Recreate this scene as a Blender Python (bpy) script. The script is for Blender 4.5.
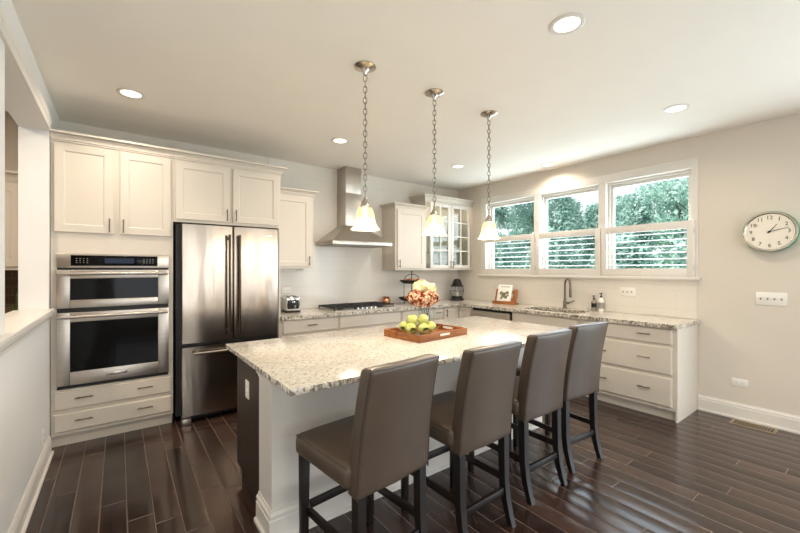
import bpy, bmesh, math, random
import numpy as np
from mathutils import Vector, Matrix

S = bpy.context.scene
COL = S.collection
for o in list(bpy.data.objects):
    bpy.data.objects.remove(o)
random.seed(7)
PI = math.pi
R = math.radians

# ------------------------------------------------------------------ camera
cam_d = bpy.data.cameras.new('camera')
cam = bpy.data.objects.new('camera', cam_d)
COL.objects.link(cam)
cam.location = (-4.734, -4.612, 1.43)
cam.rotation_euler = (R(90), 0, R(-36.915))
cam_d.sensor_width = 36.0
cam_d.lens = 373.5 / 800 * 36.0
cam_d.shift_y = 2.5 / 800
cam_d.clip_start = 0.05
S.camera = cam
S.cycles.transparent_max_bounces = 24

# ------------------------------------------------------------------ world, exposure
S.view_settings.view_transform = 'Standard'
S.view_settings.look = 'None'
S.view_settings.gamma = 1.0
S.view_settings.exposure = 0.48
w = bpy.data.worlds.new('sky')
S.world = w
w.use_nodes = True
nt = w.node_tree
nt.nodes.clear()
_o = nt.nodes.new('ShaderNodeOutputWorld')
_b = nt.nodes.new('ShaderNodeBackground')
_tc = nt.nodes.new('ShaderNodeTexCoord')
_sx = nt.nodes.new('ShaderNodeSeparateXYZ')
_rp = nt.nodes.new('ShaderNodeValToRGB')
_rp.color_ramp.elements[0].position = 0.0
_rp.color_ramp.elements[0].color = (0.93, 0.95, 1.0, 1)
_rp.color_ramp.elements[1].position = 0.8
_rp.color_ramp.elements[1].color = (0.62, 0.78, 1.0, 1)
_nz = nt.nodes.new('ShaderNodeTexNoise')
_nz.inputs['Scale'].default_value = 3.0
_nz.inputs['Detail'].default_value = 5.0
_mx = nt.nodes.new('ShaderNodeMix')
_mx.data_type = 'RGBA'
_mx.inputs[7].default_value = (0.98, 0.98, 1.0, 1)
_cr = nt.nodes.new('ShaderNodeValToRGB')
_cr.color_ramp.elements[0].position = 0.42
_cr.color_ramp.elements[1].position = 0.62
nt.links.new(_tc.outputs['Generated'], _sx.inputs[0])
nt.links.new(_sx.outputs['Z'], _rp.inputs[0])
nt.links.new(_tc.outputs['Generated'], _nz.inputs['Vector'])
nt.links.new(_nz.outputs['Fac'], _cr.inputs[0])
nt.links.new(_cr.outputs[0], _mx.inputs[0])
nt.links.new(_rp.outputs[0], _mx.inputs[6])
nt.links.new(_mx.outputs[2], _b.inputs['Color'])
_b.inputs['Strength'].default_value = 1.0
nt.links.new(_b.outputs[0], _o.inputs[0])

WARM = (1.0, 0.86, 0.71)
LAMP_W = 5.6        # recessed cans
PEND_W = 9.0         # pendants


def area(name, loc, rot, sx, sy, power, color):
    d = bpy.data.lights.new(name, 'AREA')
    d.shape = 'RECTANGLE'
    d.size, d.size_y = sx, sy
    d.energy = power
    d.color = color
    o = bpy.data.objects.new(name, d)
    COL.objects.link(o)
    o.location = loc
    o.rotation_euler = rot
    return o


DAY = (0.93, 0.955, 1.0)
DAYK = 0.40
UP = 18  # upward tilt added to brighten the ceiling
# area lamps added as daylight: unseen rear windows, unseen patio door, and the kitchen window
for _x, _w, _p in ((-2.625, 0.80, 110), (-1.80, 0.42, 60), (-0.75, 0.95, 140), (-4.25, 1.15, 150)):
    area('rear_window_fill', (_x, -7.93, 1.45), (R(90 + UP), 0, 0), _w, 2.2, _p * DAYK * 0.27, DAY)
area('patio_door_fill', (-0.06, -6.05, 1.1), (R(90), 0, R(90)), 3.2, 2.0, 200 * DAYK, (0.80, 0.90, 1.0))
area('kitchen_window_daylight', (0.35, -1.98, 1.95), (R(90 + UP), 0, R(90)), 2.7, 1.15, 125 * DAYK, (0.76, 0.88, 1.0))
tree_sun_d = bpy.data.lights.new('sun', 'SUN')  # sun added to brighten the trees outside, aimed clear of the room
tree_sun_d.energy = 5.5
tree_sun_d.angle = R(3)
tree_sun_d.color = (1.0, 0.95, 0.88)
sun = bpy.data.objects.new('sun', tree_sun_d)
COL.objects.link(sun)
sun.rotation_euler = Vector((0.62, -0.18, -0.76)).to_track_quat('-Z', 'Y').to_euler()

# ------------------------------------------------------------------ material helpers


def srgb(r, g, b):
    def f(c):
        c /= 255.0
        return c / 12.92 if c <= 0.04045 else ((c + 0.055) / 1.055) ** 2.4
    return (f(r), f(g), f(b), 1.0)


class NT:
    def __init__(s, name):
        s.m = bpy.data.materials.new(name)
        s.m.use_nodes = True
        s.t = s.m.node_tree
        s.t.nodes.clear()
        s.out = s.n('ShaderNodeOutputMaterial')

    def n(s, typ, **kw):
        x = s.t.nodes.new(typ)
        for k, v in kw.items():
            setattr(x, k, v)
        return x

    def l(s, a, b):
        s.t.links.new(a, b)

    def val(s, sock, v):
        if hasattr(v, 'links'):
            s.l(v, sock)
        else:
            sock.default_value = v

    def math(s, op, a, b=0.0, c=None):
        x = s.n('ShaderNodeMath', operation=op)
        s.val(x.inputs[0], a)
        s.val(x.inputs[1], b)
        if c is not None:
            s.val(x.inputs[2], c)
        return x.outputs[0]

    def coord(s, scale=(1, 1, 1), kind='Object'):
        tc = s.n('ShaderNodeTexCoord')
        mp = s.n('ShaderNodeMapping')
        mp.inputs['Scale'].default_value = scale
        s.l(tc.outputs[kind], mp.inputs['Vector'])
        return mp.outputs[0]

    def noise(s, vec, scale, detail=3, rough=0.5, dist=0.0):
        x = s.n('ShaderNodeTexNoise')
        s.l(vec, x.inputs['Vector'])
        x.inputs['Scale'].default_value = scale
        x.inputs['Detail'].default_value = detail
        x.inputs['Roughness'].default_value = rough
        x.inputs['Distortion'].default_value = dist
        return x.outputs['Fac']

    def ramp(s, fac, stops):
        x = s.n('ShaderNodeValToRGB')
        e = x.color_ramp.elements
        while len(e) < len(stops):
            e.new(0.5)
        for el, (p, c) in zip(e, stops):
            el.position = p
            el.color = c if hasattr(c, '__len__') else (c, c, c, 1)
        s.l(fac, x.inputs[0])
        return x.outputs[0]

    def mix(s, fac, a, b, mode='MIX'):
        x = s.n('ShaderNodeMix', data_type='RGBA', blend_type=mode)
        s.val(x.inputs[0], fac)
        s.val(x.inputs[6], a)
        s.val(x.inputs[7], b)
        return x.outputs[2]

    def bump(s, h, strength, dist=0.01):
        x = s.n('ShaderNodeBump')
        s.l(h, x.inputs['Height'])
        x.inputs['Strength'].default_value = strength
        x.inputs['Distance'].default_value = dist
        return x.outputs[0]

    def bsdf(s, color, rough=0.5, metal=0.0, spec=0.5, normal=None, **kw):
        b = s.n('ShaderNodeBsdfPrincipled')
        s.val(b.inputs['Base Color'], color)
        s.val(b.inputs['Roughness'], rough)
        b.inputs['Metallic'].default_value = metal
        b.inputs['Specular IOR Level'].default_value = spec
        if normal is not None:
            s.l(normal, b.inputs['Normal'])
        for k, v in kw.items():
            s.val(b.inputs[k.replace('_', ' ')], v)
        s.l(b.outputs[0], s.out.inputs[0])
        return b


def paint(name, col, rough=0.5, var=0.03, bump=0.0, spec=0.4):
    t = NT(name)
    v = t.coord()
    f = t.noise(v, 3.0, 4)
    dark = tuple(c * (1 - var) for c in col[:3]) + (1,)
    lite = tuple(min(1, c * (1 + var)) for c in col[:3]) + (1,)
    c = t.ramp(f, [(0.3, dark), (0.7, lite)])
    nrm = None
    if bump:
        nrm = t.bump(t.noise(v, 180.0, 2), bump, 0.002)
    t.bsdf(c, rough, 0, spec, nrm)
    return t.m


def metal(name, col, rough=0.3, brush=(300, 300, 4), strength=0.05, wavy=0.0):
    t = NT(name)
    v = t.coord(brush)
    f = t.noise(v, 1.0, 2)
    c = t.ramp(f, [(0.3, tuple(x * 0.88 for x in col[:3]) + (1,)), (0.7, col)])
    h = t.math('MULTIPLY', f, 0.1)
    nrm = t.bump(h, strength, 0.004)
    if wavy:
        v2 = t.coord((5.0, 5.0, 1.1))
        g = t.noise(v2, 1.0, 1, 0.4, 0.6)
        bp = t.n('ShaderNodeBump')
        bp.inputs['Strength'].default_value = wavy
        bp.inputs['Distance'].default_value = 0.05
        t.l(g, bp.inputs['Height'])
        t.l(nrm, bp.inputs['Normal'])
        nrm = bp.outputs[0]
    t.bsdf(c, rough, 1.0, 0.5, nrm)
    return t.m


def glass(name, tint=(1, 1, 1, 1), refl=0.12):
    t = NT(name)
    tr = t.n('ShaderNodeBsdfTransparent')
    tr.inputs[0].default_value = tint
    gl = t.n('ShaderNodeBsdfGlossy')
    gl.inputs['Roughness'].default_value = 0.02
    fr = t.n('ShaderNodeLayerWeight')
    fr.inputs[0].default_value = 0.5
    f = t.math('POWER', fr.outputs['Facing'], 5.0)
    f = t.math('MULTIPLY', t.math('ADD', t.math('MULTIPLY', f, 0.95), 0.045), refl * 8)
    f = t.math('MINIMUM', f, 1.0)
    mx = t.n('ShaderNodeMixShader')
    t.l(f, mx.inputs[0])
    t.l(tr.outputs[0], mx.inputs[1])
    t.l(gl.outputs[0], mx.inputs[2])
    t.l(mx.outputs[0], t.out.inputs[0])
    return t.m


def emit(name, col, strength):
    t = NT(name)
    e = t.n('ShaderNodeEmission')
    e.inputs[0].default_value = col
    e.inputs[1].default_value = strength
    t.l(e.outputs[0], t.out.inputs[0])
    return t.m


def mat_floor():
    t = NT('dark_hardwood')
    tc = t.n('ShaderNodeTexCoord')
    sp = t.n('ShaderNodeSeparateXYZ')
    t.l(tc.outputs['Object'], sp.inputs[0])
    X, Y = sp.outputs[0], sp.outputs[1]
    W, L = 0.127, 1.15
    u = t.math('DIVIDE', X, W)
    row = t.math('FLOOR', u)
    wn = t.n('ShaderNodeTexWhiteNoise', noise_dimensions='1D')
    t.l(row, wn.inputs['W'])
    v = t.math('ADD', t.math('DIVIDE', Y, L), t.math('MULTIPLY', wn.outputs['Value'], 7.3))
    brd = t.math('FLOOR', v)
    cx = t.n('ShaderNodeCombineXYZ')
    t.l(row, cx.inputs[0])
    t.l(brd, cx.inputs[1])
    wn2 = t.n('ShaderNodeTexWhiteNoise', noise_dimensions='2D')
    t.l(cx.outputs[0], wn2.inputs['Vector'])
    fu = t.math('FRACT', u)
    fv = t.math('FRACT', v)
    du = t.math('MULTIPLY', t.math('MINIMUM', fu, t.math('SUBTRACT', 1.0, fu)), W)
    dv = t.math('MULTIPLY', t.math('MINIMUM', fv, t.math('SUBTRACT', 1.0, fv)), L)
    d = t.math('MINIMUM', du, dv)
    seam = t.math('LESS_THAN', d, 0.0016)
    edge = t.n('ShaderNodeMapRange', interpolation_type='SMOOTHSTEP')
    t.l(d, edge.inputs[0])
    edge.inputs[1].default_value = 0.0
    edge.inputs[2].default_value = 0.006
    # grain, shifted per board
    off = t.n('ShaderNodeCombineXYZ')
    t.l(t.math('MULTIPLY', wn2.outputs['Value'], 37.0), off.inputs[2])
    va = t.n('ShaderNodeVectorMath', operation='ADD')
    t.l(tc.outputs['Object'], va.inputs[0])
    t.l(off.outputs[0], va.inputs[1])
    mp = t.n('ShaderNodeMapping')
    mp.inputs['Scale'].default_value = (26, 1.6, 1)
    t.l(va.outputs[0], mp.inputs[0])
    g = t.noise(mp.outputs[0], 1.6, 6, 0.62, 1.2)
    mp2 = t.n('ShaderNodeMapping')
    mp2.inputs['Scale'].default_value = (15, 5, 1)
    t.l(va.outputs[0], mp2.inputs[0])
    scr = t.noise(mp2.outputs[0], 0.8, 2, 0.5, 0.8)
    base = t.ramp(wn2.outputs['Value'], [(0.0, srgb(40, 27, 23)), (0.5, srgb(54, 38, 32)), (1.0, srgb(72, 53, 45))])
    gr = t.ramp(g, [(0.3, 0.82), (0.7, 1.12)])
    c = t.mix(1.0, base, gr, 'MULTIPLY')
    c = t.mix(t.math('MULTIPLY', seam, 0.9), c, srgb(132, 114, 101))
    h = t.math('ADD', t.math('MULTIPLY', edge.outputs[0], 0.55), t.math('MULTIPLY', scr, 0.22))
    cup = t.math('SUBTRACT', fu, 0.5)
    cup = t.math('MULTIPLY', t.math('MULTIPLY', cup, cup), -4.0)
    h = t.math('ADD', h, cup)
    h = t.math('ADD', h, t.math('MULTIPLY', g, 0.05))
    nrm = t.bump(h, 0.55, 0.004)
    rg = t.ramp(g, [(0.3, 0.17), (0.8, 0.25)])
    t.bsdf(c, rg, 0, 0.7, nrm)
    return t.m


def mat_granite(name='cream_granite', edge=False):
    t = NT(name)
    v = t.coord()
    big = t.noise(v, 5.0, 5, 0.6, 0.8)
    mid = t.noise(v, 46.0, 5, 0.7, 0.5)
    fine = t.noise(v, 120.0, 3, 0.7)
    c = t.ramp(mid, [(0.30, srgb(150, 140, 128)), (0.42, srgb(206, 199, 186)), (0.60, srgb(226, 220, 208)), (0.75, srgb(190, 178, 160))])
    c = t.mix(t.ramp(big, [(0.48, 0.0), (0.72, 0.6)]), c, srgb(190, 178, 158))
    vo = t.n('ShaderNodeTexVoronoi')
    t.l(v, vo.inputs['Vector'])
    vo.inputs['Scale'].default_value = 120.0
    spk = t.math('MULTIPLY', t.math('LESS_THAN', vo.outputs['Distance'], 0.34), t.ramp(mid, [(0.40, 0.9), (0.52, 0.0)]))
    c = t.mix(spk, c, srgb(70, 56, 44))
    c = t.mix(t.ramp(fine, [(0.62, 0.0), (0.72, 0.7)]), c, srgb(120, 104, 88))
    v3 = t.coord((9, 26, 9))
    vein = t.noise(v3, 1.0, 4, 0.6, 1.5)
    c = t.mix(t.ramp(vein, [(0.68, 0.0), (0.76, 0.6)]), c, srgb(128, 106, 68))
    if edge:
        bl = t.noise(t.coord((1, 1, 0.7)), 38.0, 4, 0.7, 0.6)
        c = t.mix(t.ramp(bl, [(0.48, 0.0), (0.58, 0.85)]), c, srgb(84, 66, 50))
    t.bsdf(c, 0.15, 0, 0.5)
    return t.m


def mat_tile(name, axis, w, h, col, grout, rough=0.12, m=0.0015):
    t = NT(name)
    tc = t.n('ShaderNodeTexCoord')
    sp = t.n('ShaderNodeSeparateXYZ')
    t.l(tc.outputs['Object'], sp.inputs[0])
    cb = t.n('ShaderNodeCombineXYZ')
    t.l(sp.outputs[axis], cb.inputs[0])
    t.l(sp.outputs[2], cb.inputs[1])
    b = t.n('ShaderNodeTexBrick')
    t.l(cb.outputs[0], b.inputs['Vector'])
    b.inputs['Scale'].default_value = 1.0
    b.inputs['Brick Width'].default_value = w
    b.inputs['Row Height'].default_value = h
    b.inputs['Mortar Size'].default_value = m
    b.inputs['Color1'].default_value = col
    b.inputs['Color2'].default_value = tuple(x * 0.985 for x in col[:3]) + (1,)
    b.inputs['Mortar'].default_value = grout
    sp_ = 0.28
    nrm = t.bump(t.math('SUBTRACT', 1.0, b.outputs['Fac']), 0.25, 0.002)
    t.bsdf(b.outputs['Color'], rough, 0, sp_, nrm)
    return t.m


def mat_leather():
    t = NT('taupe_leather')
    v = t.coord()
    f = t.noise(v, 6.0, 4)
    c = t.ramp(f, [(0.3, srgb(73, 60, 49)), (0.7, srgb(83, 69, 57))])
    vo = t.n('ShaderNodeTexVoronoi')
    t.l(v, vo.inputs['Vector'])
    vo.inputs['Scale'].default_value = 330.0
    nrm = t.bump(vo.outputs['Distance'], 0.12, 0.002)
    t.bsdf(c, 0.36, 0, 0.5, nrm)
    return t.m


def mat_wood(name, c0, c1, scale=(4, 40, 40), rough=0.4):
    t = NT(name)
    v = t.coord(scale)
    f = t.noise(v, 1.0, 5, 0.6, 0.8)
    c = t.ramp(f, [(0.3, c0), (0.7, c1)])
    t.bsdf(c, rough, 0, 0.4, t.bump(f, 0.08, 0.002))
    return t.m


def mat_leaf(name, c0, c1, trans=0.35, scale=1.3, st=(.3, .7)):
    t = NT(name)
    v = t.coord()
    f = t.noise(v, scale, 4, 0.7)
    c = t.ramp(f, [(st[0], c0), (st[1], c1)])
    d = t.n('ShaderNodeBsdfDiffuse')
    t.l(c, d.inputs[0])
    tr = t.n('ShaderNodeBsdfTranslucent')
    t.l(c, tr.inputs[0])
    mx = t.n('ShaderNodeMixShader')
    mx.inputs[0].default_value = trans
    t.l(d.outputs[0], mx.inputs[1])
    t.l(tr.outputs[0], mx.inputs[2])
    t.l(mx.outputs[0], t.out.inputs[0])
    return t.m


def mat_shade():
    t = NT('frosted_lamp_glass')
    tr = t.n('ShaderNodeBsdfTranslucent')
    tr.inputs[0].default_value = (0.17, 0.125, 0.07, 1)
    tp = t.n('ShaderNodeBsdfTransparent')
    tp.inputs[0].default_value = (0.95, 0.84, 0.64, 1)
    gl = t.n('ShaderNodeBsdfPrincipled')
    gl.inputs['Base Color'].default_value = (0.9, 0.84, 0.72, 1)
    gl.inputs['Roughness'].default_value = 0.2
    m1 = t.n('ShaderNodeMixShader')
    m1.inputs[0].default_value = 0.60
    t.l(tr.outputs[0], m1.inputs[1])
    t.l(tp.outputs[0], m1.inputs[2])
    m2 = t.n('ShaderNodeMixShader')
    m2.inputs[0].default_value = 0.25
    t.l(m1.outputs[0], m2.inputs[1])
    t.l(gl.outputs[0], m2.inputs[2])
    em = t.n('ShaderNodeEmission')
    em.inputs[0].default_value = (1.0, 0.79, 0.50, 1)
    em.inputs[1].default_value = 0.28
    ad = t.n('ShaderNodeAddShader')
    t.l(m2.outputs[0], ad.inputs[0])
    t.l(em.outputs[0], ad.inputs[1])
    t.l(ad.outputs[0], t.out.inputs[0])
    return t.m


M = {}
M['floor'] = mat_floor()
M['granite'] = mat_granite()
M['granite_edge'] = mat_granite('cream_granite_polished_edge', True)


def stone(o):
    o.data.materials.append(M['granite_edge'])
    for p in o.data.polygons:
        if abs(p.normal.z) < 0.5:
            p.material_index = 1
    return o


M['ceiling'] = paint('ceiling_paint', srgb(243, 237, 227), 0.85, 0.01, 0.04, 0.2)
M['wall'] = paint('greige_wall_paint', srgb(218, 209, 196), 0.7, 0.012, 0.06, 0.3)
M['white_wall'] = paint('white_wall_paint', srgb(230, 229, 226), 0.6, 0.01, 0.04, 0.3)
M['trim'] = paint('white_trim_paint', srgb(226, 220, 212), 0.35, 0.01)
M['cab'] = paint('cream_cabinet_paint', srgb(212, 203, 190), 0.38, 0.012)
M['cab_dark'] = paint('cabinet_interior_paint', srgb(205, 196, 182), 0.6, 0.02)  # slightly darker than the cabinet paint
M['tile'] = mat_tile('white_glazed_tile', 0, 0.40, 0.20, srgb(220, 215, 206), srgb(202, 197, 188), 0.10)
M['tile_side'] = mat_tile('white_glazed_side_tile', 1, 0.40, 0.20, srgb(226, 219, 208), srgb(206, 200, 190))
M['dark_tile'] = mat_tile('brown_pantry_tile', 0, 0.15, 0.075, srgb(96, 78, 58), srgb(140, 122, 100), 0.3)
M['steel'] = metal('brushed_steel', srgb(196, 188, 178), 0.36, (6, 300, 300), 0.06)
M['fridge'] = metal('fridge_steel', srgb(178, 165, 150), 0.20, (300, 300, 5), 0.03, 0.14)
M['nickel'] = metal('satin_nickel', srgb(200, 192, 182), 0.25, (80, 80, 80), 0.02)
M['pull'] = metal('pewter_pull', srgb(120, 110, 100), 0.32, (80, 80, 80), 0.02)
M['chain'] = metal('chain_metal', srgb(150, 140, 128), 0.3, (80, 80, 80), 0.02)
M['dark_reflect'] = metal('handle_metal_reflecting_dark', srgb(92, 76, 66), 0.25, (80, 80, 80), 0.02)  # dark brown reflection put into the handle colour
M['chrome'] = metal('chrome', srgb(222, 222, 222), 0.08, (50, 50, 50), 0.0)
M['black_glass'] = paint('black_oven_glass', srgb(12, 12, 13), 0.05, 0.0, 0, 0.14)
M['black'] = paint('black_plastic', srgb(20, 19, 19), 0.4, 0.05)
M['iron'] = paint('cast_iron', srgb(24, 23, 23), 0.5, 0.1, 0.2)
M['espresso'] = mat_wood('espresso_wood', srgb(38, 29, 24), srgb(50, 39, 32), (40, 40, 4), 0.4)
M['leg'] = mat_wood('espresso_stool_wood', srgb(22, 17, 15), srgb(34, 26, 23), (40, 40, 5), 0.36)
M['leather'] = mat_leather()
M['seam'] = paint('leather_piping', srgb(58, 50, 44), 0.5, 0.05)
M['tray'] = mat_wood('honey_wood', srgb(124, 74, 38), srgb(176, 112, 62), (6, 40, 40), 0.3)
M['glass'] = glass('clear_glass', (0.90, 0.93, 0.95, 1), 0.16)
M['bowl_glass'] = glass('bowl_glass', (0.92, 0.95, 0.97, 1), 0.18)
M['shelf_glass'] = glass('shelf_glass', (0.90, 0.95, 0.92, 1), 0.1)
M['pane'] = glass('window_glass', (0.97, 0.99, 0.99, 1), 0.03)
M['cab_pane'] = glass('cabinet_glass', (0.90, 0.93, 0.91, 1), 0.12)
M['shade'] = mat_shade()
M['bulb'] = emit('lit_bulb', (1.0, 0.88, 0.66, 1), 9.0)
M['led'] = emit('recessed_lens', (1.0, 0.88, 0.66, 1), 2.6)
M['display'] = emit('oven_display', (0.30, 0.36, 0.50, 1), 0.10)
M['apple'] = paint('green_apple_skin', srgb(192, 194, 112), 0.3, 0.14)
M['stem'] = mat_wood('stem_wood', srgb(70, 52, 30), srgb(96, 76, 44), (20, 20, 20), 0.7)
M['hyd_white'] = mat_leaf('cream_petals', srgb(236, 224, 168), srgb(246, 240, 208), 0.2, 14)
M['hyd_rust'] = mat_leaf('rust_petals', srgb(120, 36, 22), srgb(244, 206, 172), 0.1, 30, (.46, .56))
M['green_leaf'] = mat_leaf('dark_green_leaf', srgb(34, 44, 24), srgb(96, 108, 66), 0.1, 40)
M['tree_a'] = mat_leaf('evergreen_foliage', srgb(104, 150, 138), srgb(206, 228, 220), 0.35, 2.2)
M['tree_b'] = mat_leaf('light_foliage', srgb(132, 176, 162), srgb(214, 234, 226), 0.4, 2.2)
M['bark'] = mat_wood('bark', srgb(70, 60, 50), srgb(104, 92, 78), (10, 10, 2), 0.9)
M['grass'] = paint('lawn', srgb(110, 150, 100), 0.9, 0.15)
M['porcelain'] = paint('white_porcelain', srgb(232, 232, 230), 0.15, 0.01)
M['blue_glaze'] = paint('blue_glazed_ceramic', srgb(66, 100, 140), 0.2, 0.1)
M['plate'] = paint('white_switch_plate', srgb(238, 234, 226), 0.3, 0.005)
M['slot'] = paint('grey_slot', srgb(150, 144, 136), 0.5, 0.01)
M['green_metal'] = metal('green_enamel', srgb(60, 160, 112), 0.25, (30, 30, 30), 0.0)
M['green_enamel'] = paint('green_enamel_rim', srgb(46, 150, 100), 0.25, 0.03)
M['clock_face'] = paint('cream_clock_face', srgb(236, 228, 212), 0.5, 0.01)
M['ink'] = paint('black_ink', srgb(28, 26, 24), 0.5, 0.0)
M['grey_ink'] = paint('grey_ink', srgb(96, 90, 84), 0.5, 0.0)
M['brass'] = metal('register_brass', srgb(196, 176, 146), 0.35, (60, 60, 60), 0.02)
M['copper'] = metal('copper', srgb(200, 140, 104), 0.2, (40, 40, 40), 0.02)
M['paper'] = paint('book_cover_paper', srgb(238, 234, 226), 0.4, 0.01)
M['book_art'] = paint('book_cover_sage', srgb(120, 128, 104), 0.5, 0.35)
M['book_brown'] = paint('book_cover_brown', srgb(132, 92, 70), 0.5, 0.3)
M['soap_glass'] = paint('clear_soap_bottle', srgb(150, 140, 132), 0.1, 0.02)
M['fruit_red'] = paint('red_fruit', srgb(150, 60, 34), 0.4, 0.2)
M['fruit_gold'] = paint('golden_fruit', srgb(196, 140, 76), 0.4, 0.2)
M['candle'] = paint('ivory_candle', srgb(226, 214, 188), 0.5, 0.02)

# ------------------------------------------------------------------ mesh helpers


class MB:
    def __init__(s):
        s.bm = bmesh.new()

    def _merge(s, b):
        me = bpy.data.meshes.new('tmp')
        b.to_mesh(me)
        b.free()
        s.bm.from_mesh(me)
        bpy.data.meshes.remove(me)
        return s

    def box(s, x0, x1, y0, y1, z0, z1, bev=0.0, seg=2):
        x0, x1 = min(x0, x1), max(x0, x1)
        y0, y1 = min(y0, y1), max(y0, y1)
        z0, z1 = min(z0, z1), max(z0, z1)
        b = bmesh.new()
        bmesh.ops.create_cube(b, size=1.0)
        for v in b.verts:
            v.co = Vector(((v.co.x + .5) * (x1 - x0) + x0, (v.co.y + .5) * (y1 - y0) + y0, (v.co.z + .5) * (z1 - z0) + z0))
        if bev:
            bmesh.ops.bevel(b, geom=list(b.edges), offset=bev, segments=seg, affect='EDGES', profile=0.5)
        return s._merge(b)

    def hexa(s, bot, top, bev=0.0, seg=2):
        """box from 4 bottom and 4 top corners, counter-clockwise seen from above"""
        b = bmesh.new()
        vb = [b.verts.new(p) for p in bot]
        vt = [b.verts.new(p) for p in top]
        b.faces.new(vb[::-1])
        b.faces.new(vt)
        for i in range(4):
            j = (i + 1) % 4
            b.faces.new((vb[i], vb[j], vt[j], vt[i]))
        if bev:
            bmesh.ops.bevel(b, geom=list(b.edges), offset=bev, segments=seg, affect='EDGES', profile=0.5)
        return s._merge(b)

    def lathe(s, prof, seg=24, c=(0, 0, 0), axis='Z', cap=True):
        b = bmesh.new()
        rings = []
        for r, z in prof:
            ring = []
            for i in range(seg):
                a = 2 * PI * i / seg
                p = (r * math.cos(a), r * math.sin(a), z)
                if axis == 'Y':
                    p = (p[0], -p[2], p[1])
                elif axis == 'X':
                    p = (p[2], p[0], p[1])
                ring.append(b.verts.new((p[0] + c[0], p[1] + c[1], p[2] + c[2])))
            rings.append(ring)
        for q in range(len(rings) - 1):
            for i in range(seg):
                j = (i + 1) % seg
                b.faces.new((rings[q][i], rings[q][j], rings[q + 1][j], rings[q + 1][i]))
        if cap:
            if prof[0][0] > 1e-5:
                b.faces.new(rings[0][::-1])
            if prof[-1][0] > 1e-5:
                b.faces.new(rings[-1])
        bmesh.ops.remove_doubles(b, verts=b.verts, dist=1e-6)
        bmesh.ops.recalc_face_normals(b, faces=b.faces)
        return s._merge(b)

    def tube(s, pts, r, seg=8, closed=False):
        pts = [Vector(p) for p in pts]
        rs = r if hasattr(r, '__len__') else [r] * len(pts)
        b = bmesh.new()
        n = len(pts)
        rings = []
        prev = None
        for i, p in enumerate(pts):
            if closed:
                d = (pts[(i + 1) % n] - pts[i - 1]).normalized()
            else:
                d = (pts[min(i + 1, n - 1)] - pts[max(i - 1, 0)]).normalized()
            if prev is None:
                a = Vector((0, 0, 1)) if abs(d.z) < 0.9 else Vector((1, 0, 0))
                x = d.cross(a).normalized()
            else:
                x = (prev - d * prev.dot(d)).normalized()
            prev = x
            y = d.cross(x)
            rings.append([b.verts.new(p + (x * math.cos(2 * PI * k / seg) + y * math.sin(2 * PI * k / seg)) * rs[i]) for k in range(seg)])
        m = n if closed else n - 1
        for i in range(m):
            A, B = rings[i], rings[(i + 1) % n]
            for k in range(seg):
                l = (k + 1) % seg
                b.faces.new((A[k], A[l], B[l], B[k]))
        if not closed:
            b.faces.new(rings[0][::-1])
            b.faces.new(rings[-1])
        bmesh.ops.recalc_face_normals(b, faces=b.faces)
        return s._merge(b)

    def prism(s, poly, axis, a, b_):
        """extrude a 2D polygon along an axis from a to b_"""
        b = bmesh.new()

        def P(u, v, t):
            return {'X': (t, u, v), 'Y': (u, t, v), 'Z': (u, v, t)}[axis]
        A = [b.verts.new(P(u, v, a)) for u, v in poly]
        B = [b.verts.new(P(u, v, b_)) for u, v in poly]
        n = len(poly)
        b.faces.new(A)
        b.faces.new(B[::-1])
        for i in range(n):
            j = (i + 1) % n
            b.faces.new((A[i], B[i], B[j], A[j]))
        bmesh.ops.recalc_face_normals(b, faces=b.faces)
        return s._merge(b)

    def sphere(s, c, r, sc=(1, 1, 1), u=16, v=10):
        b = bmesh.new()
        bmesh.ops.create_uvsphere(b, u_segments=u, v_segments=v, radius=r)
        for q in b.verts:
            q.co = Vector((q.co.x * sc[0] + c[0], q.co.y * sc[1] + c[1], q.co.z * sc[2] + c[2]))
        return s._merge(b)

    def build(s, name, mat, parent=None, smooth=True, ang=0.6):
        bm = s.bm
        bm.normal_update()
        for f in bm.faces:
            f.smooth = smooth
        for e in bm.edges:
            if len(e.link_faces) == 2:
                try:
                    e.smooth = e.calc_face_angle() < ang
                except ValueError:
                    pass
        me = bpy.data.meshes.new(name)
        bm.to_mesh(me)
        bm.free()
        me.materials.append(M[mat] if isinstance(mat, str) else mat)
        o = bpy.data.objects.new(name, me)
        COL.objects.link(o)
        if parent is not None:
            o.parent = parent
        return o


def tag(o, label, cat, group=None):
    o['label'] = label
    o['category'] = cat
    if group:
        o['group'] = group
    return o


def thing(name, label, cat, loc=(0, 0, 0), rz=0.0, group=None):
    o = bpy.data.objects.new(name, None)
    o.empty_display_size = 0.1
    COL.objects.link(o)
    o.location = loc
    o.rotation_euler = (0, 0, R(rz))
    return tag(o, label, cat, group)


def struct(mb, name, mat, parent=None):
    o = mb.build(name, mat, parent, ang=.2)
    if parent is None:
        o['kind'] = 'structure'
    return o


CHILDREN = {}


def kids(o):
    return [c for c in bpy.data.objects if c.parent == o]


def dup(o, loc=None, rz=None, label=None, parent=None):
    c = o.copy()
    COL.objects.link(c)
    if parent is not None:
        c.parent = parent
    if loc is not None:
        c.location = loc
    if rz is not None:
        c.rotation_euler = (0, 0, R(rz))
    if label:
        c['label'] = label
    for k in kids(o):
        dup(k, parent=c)
    return c


def text_mesh(txt, size, align='CENTER'):
    cu = bpy.data.curves.new('txt', 'FONT')
    cu.body = txt
    cu.size = size
    cu.align_x = align
    cu.align_y = 'CENTER'
    cu.extrude = 0.0004
    cu.resolution_u = 2
    ob = bpy.data.objects.new('txt', cu)
    COL.objects.link(ob)
    dg = bpy.context.evaluated_depsgraph_get()
    me = bpy.data.meshes.new_from_object(ob.evaluated_get(dg))
    bpy.data.objects.remove(ob)
    bpy.data.curves.remove(cu)
    return me


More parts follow.
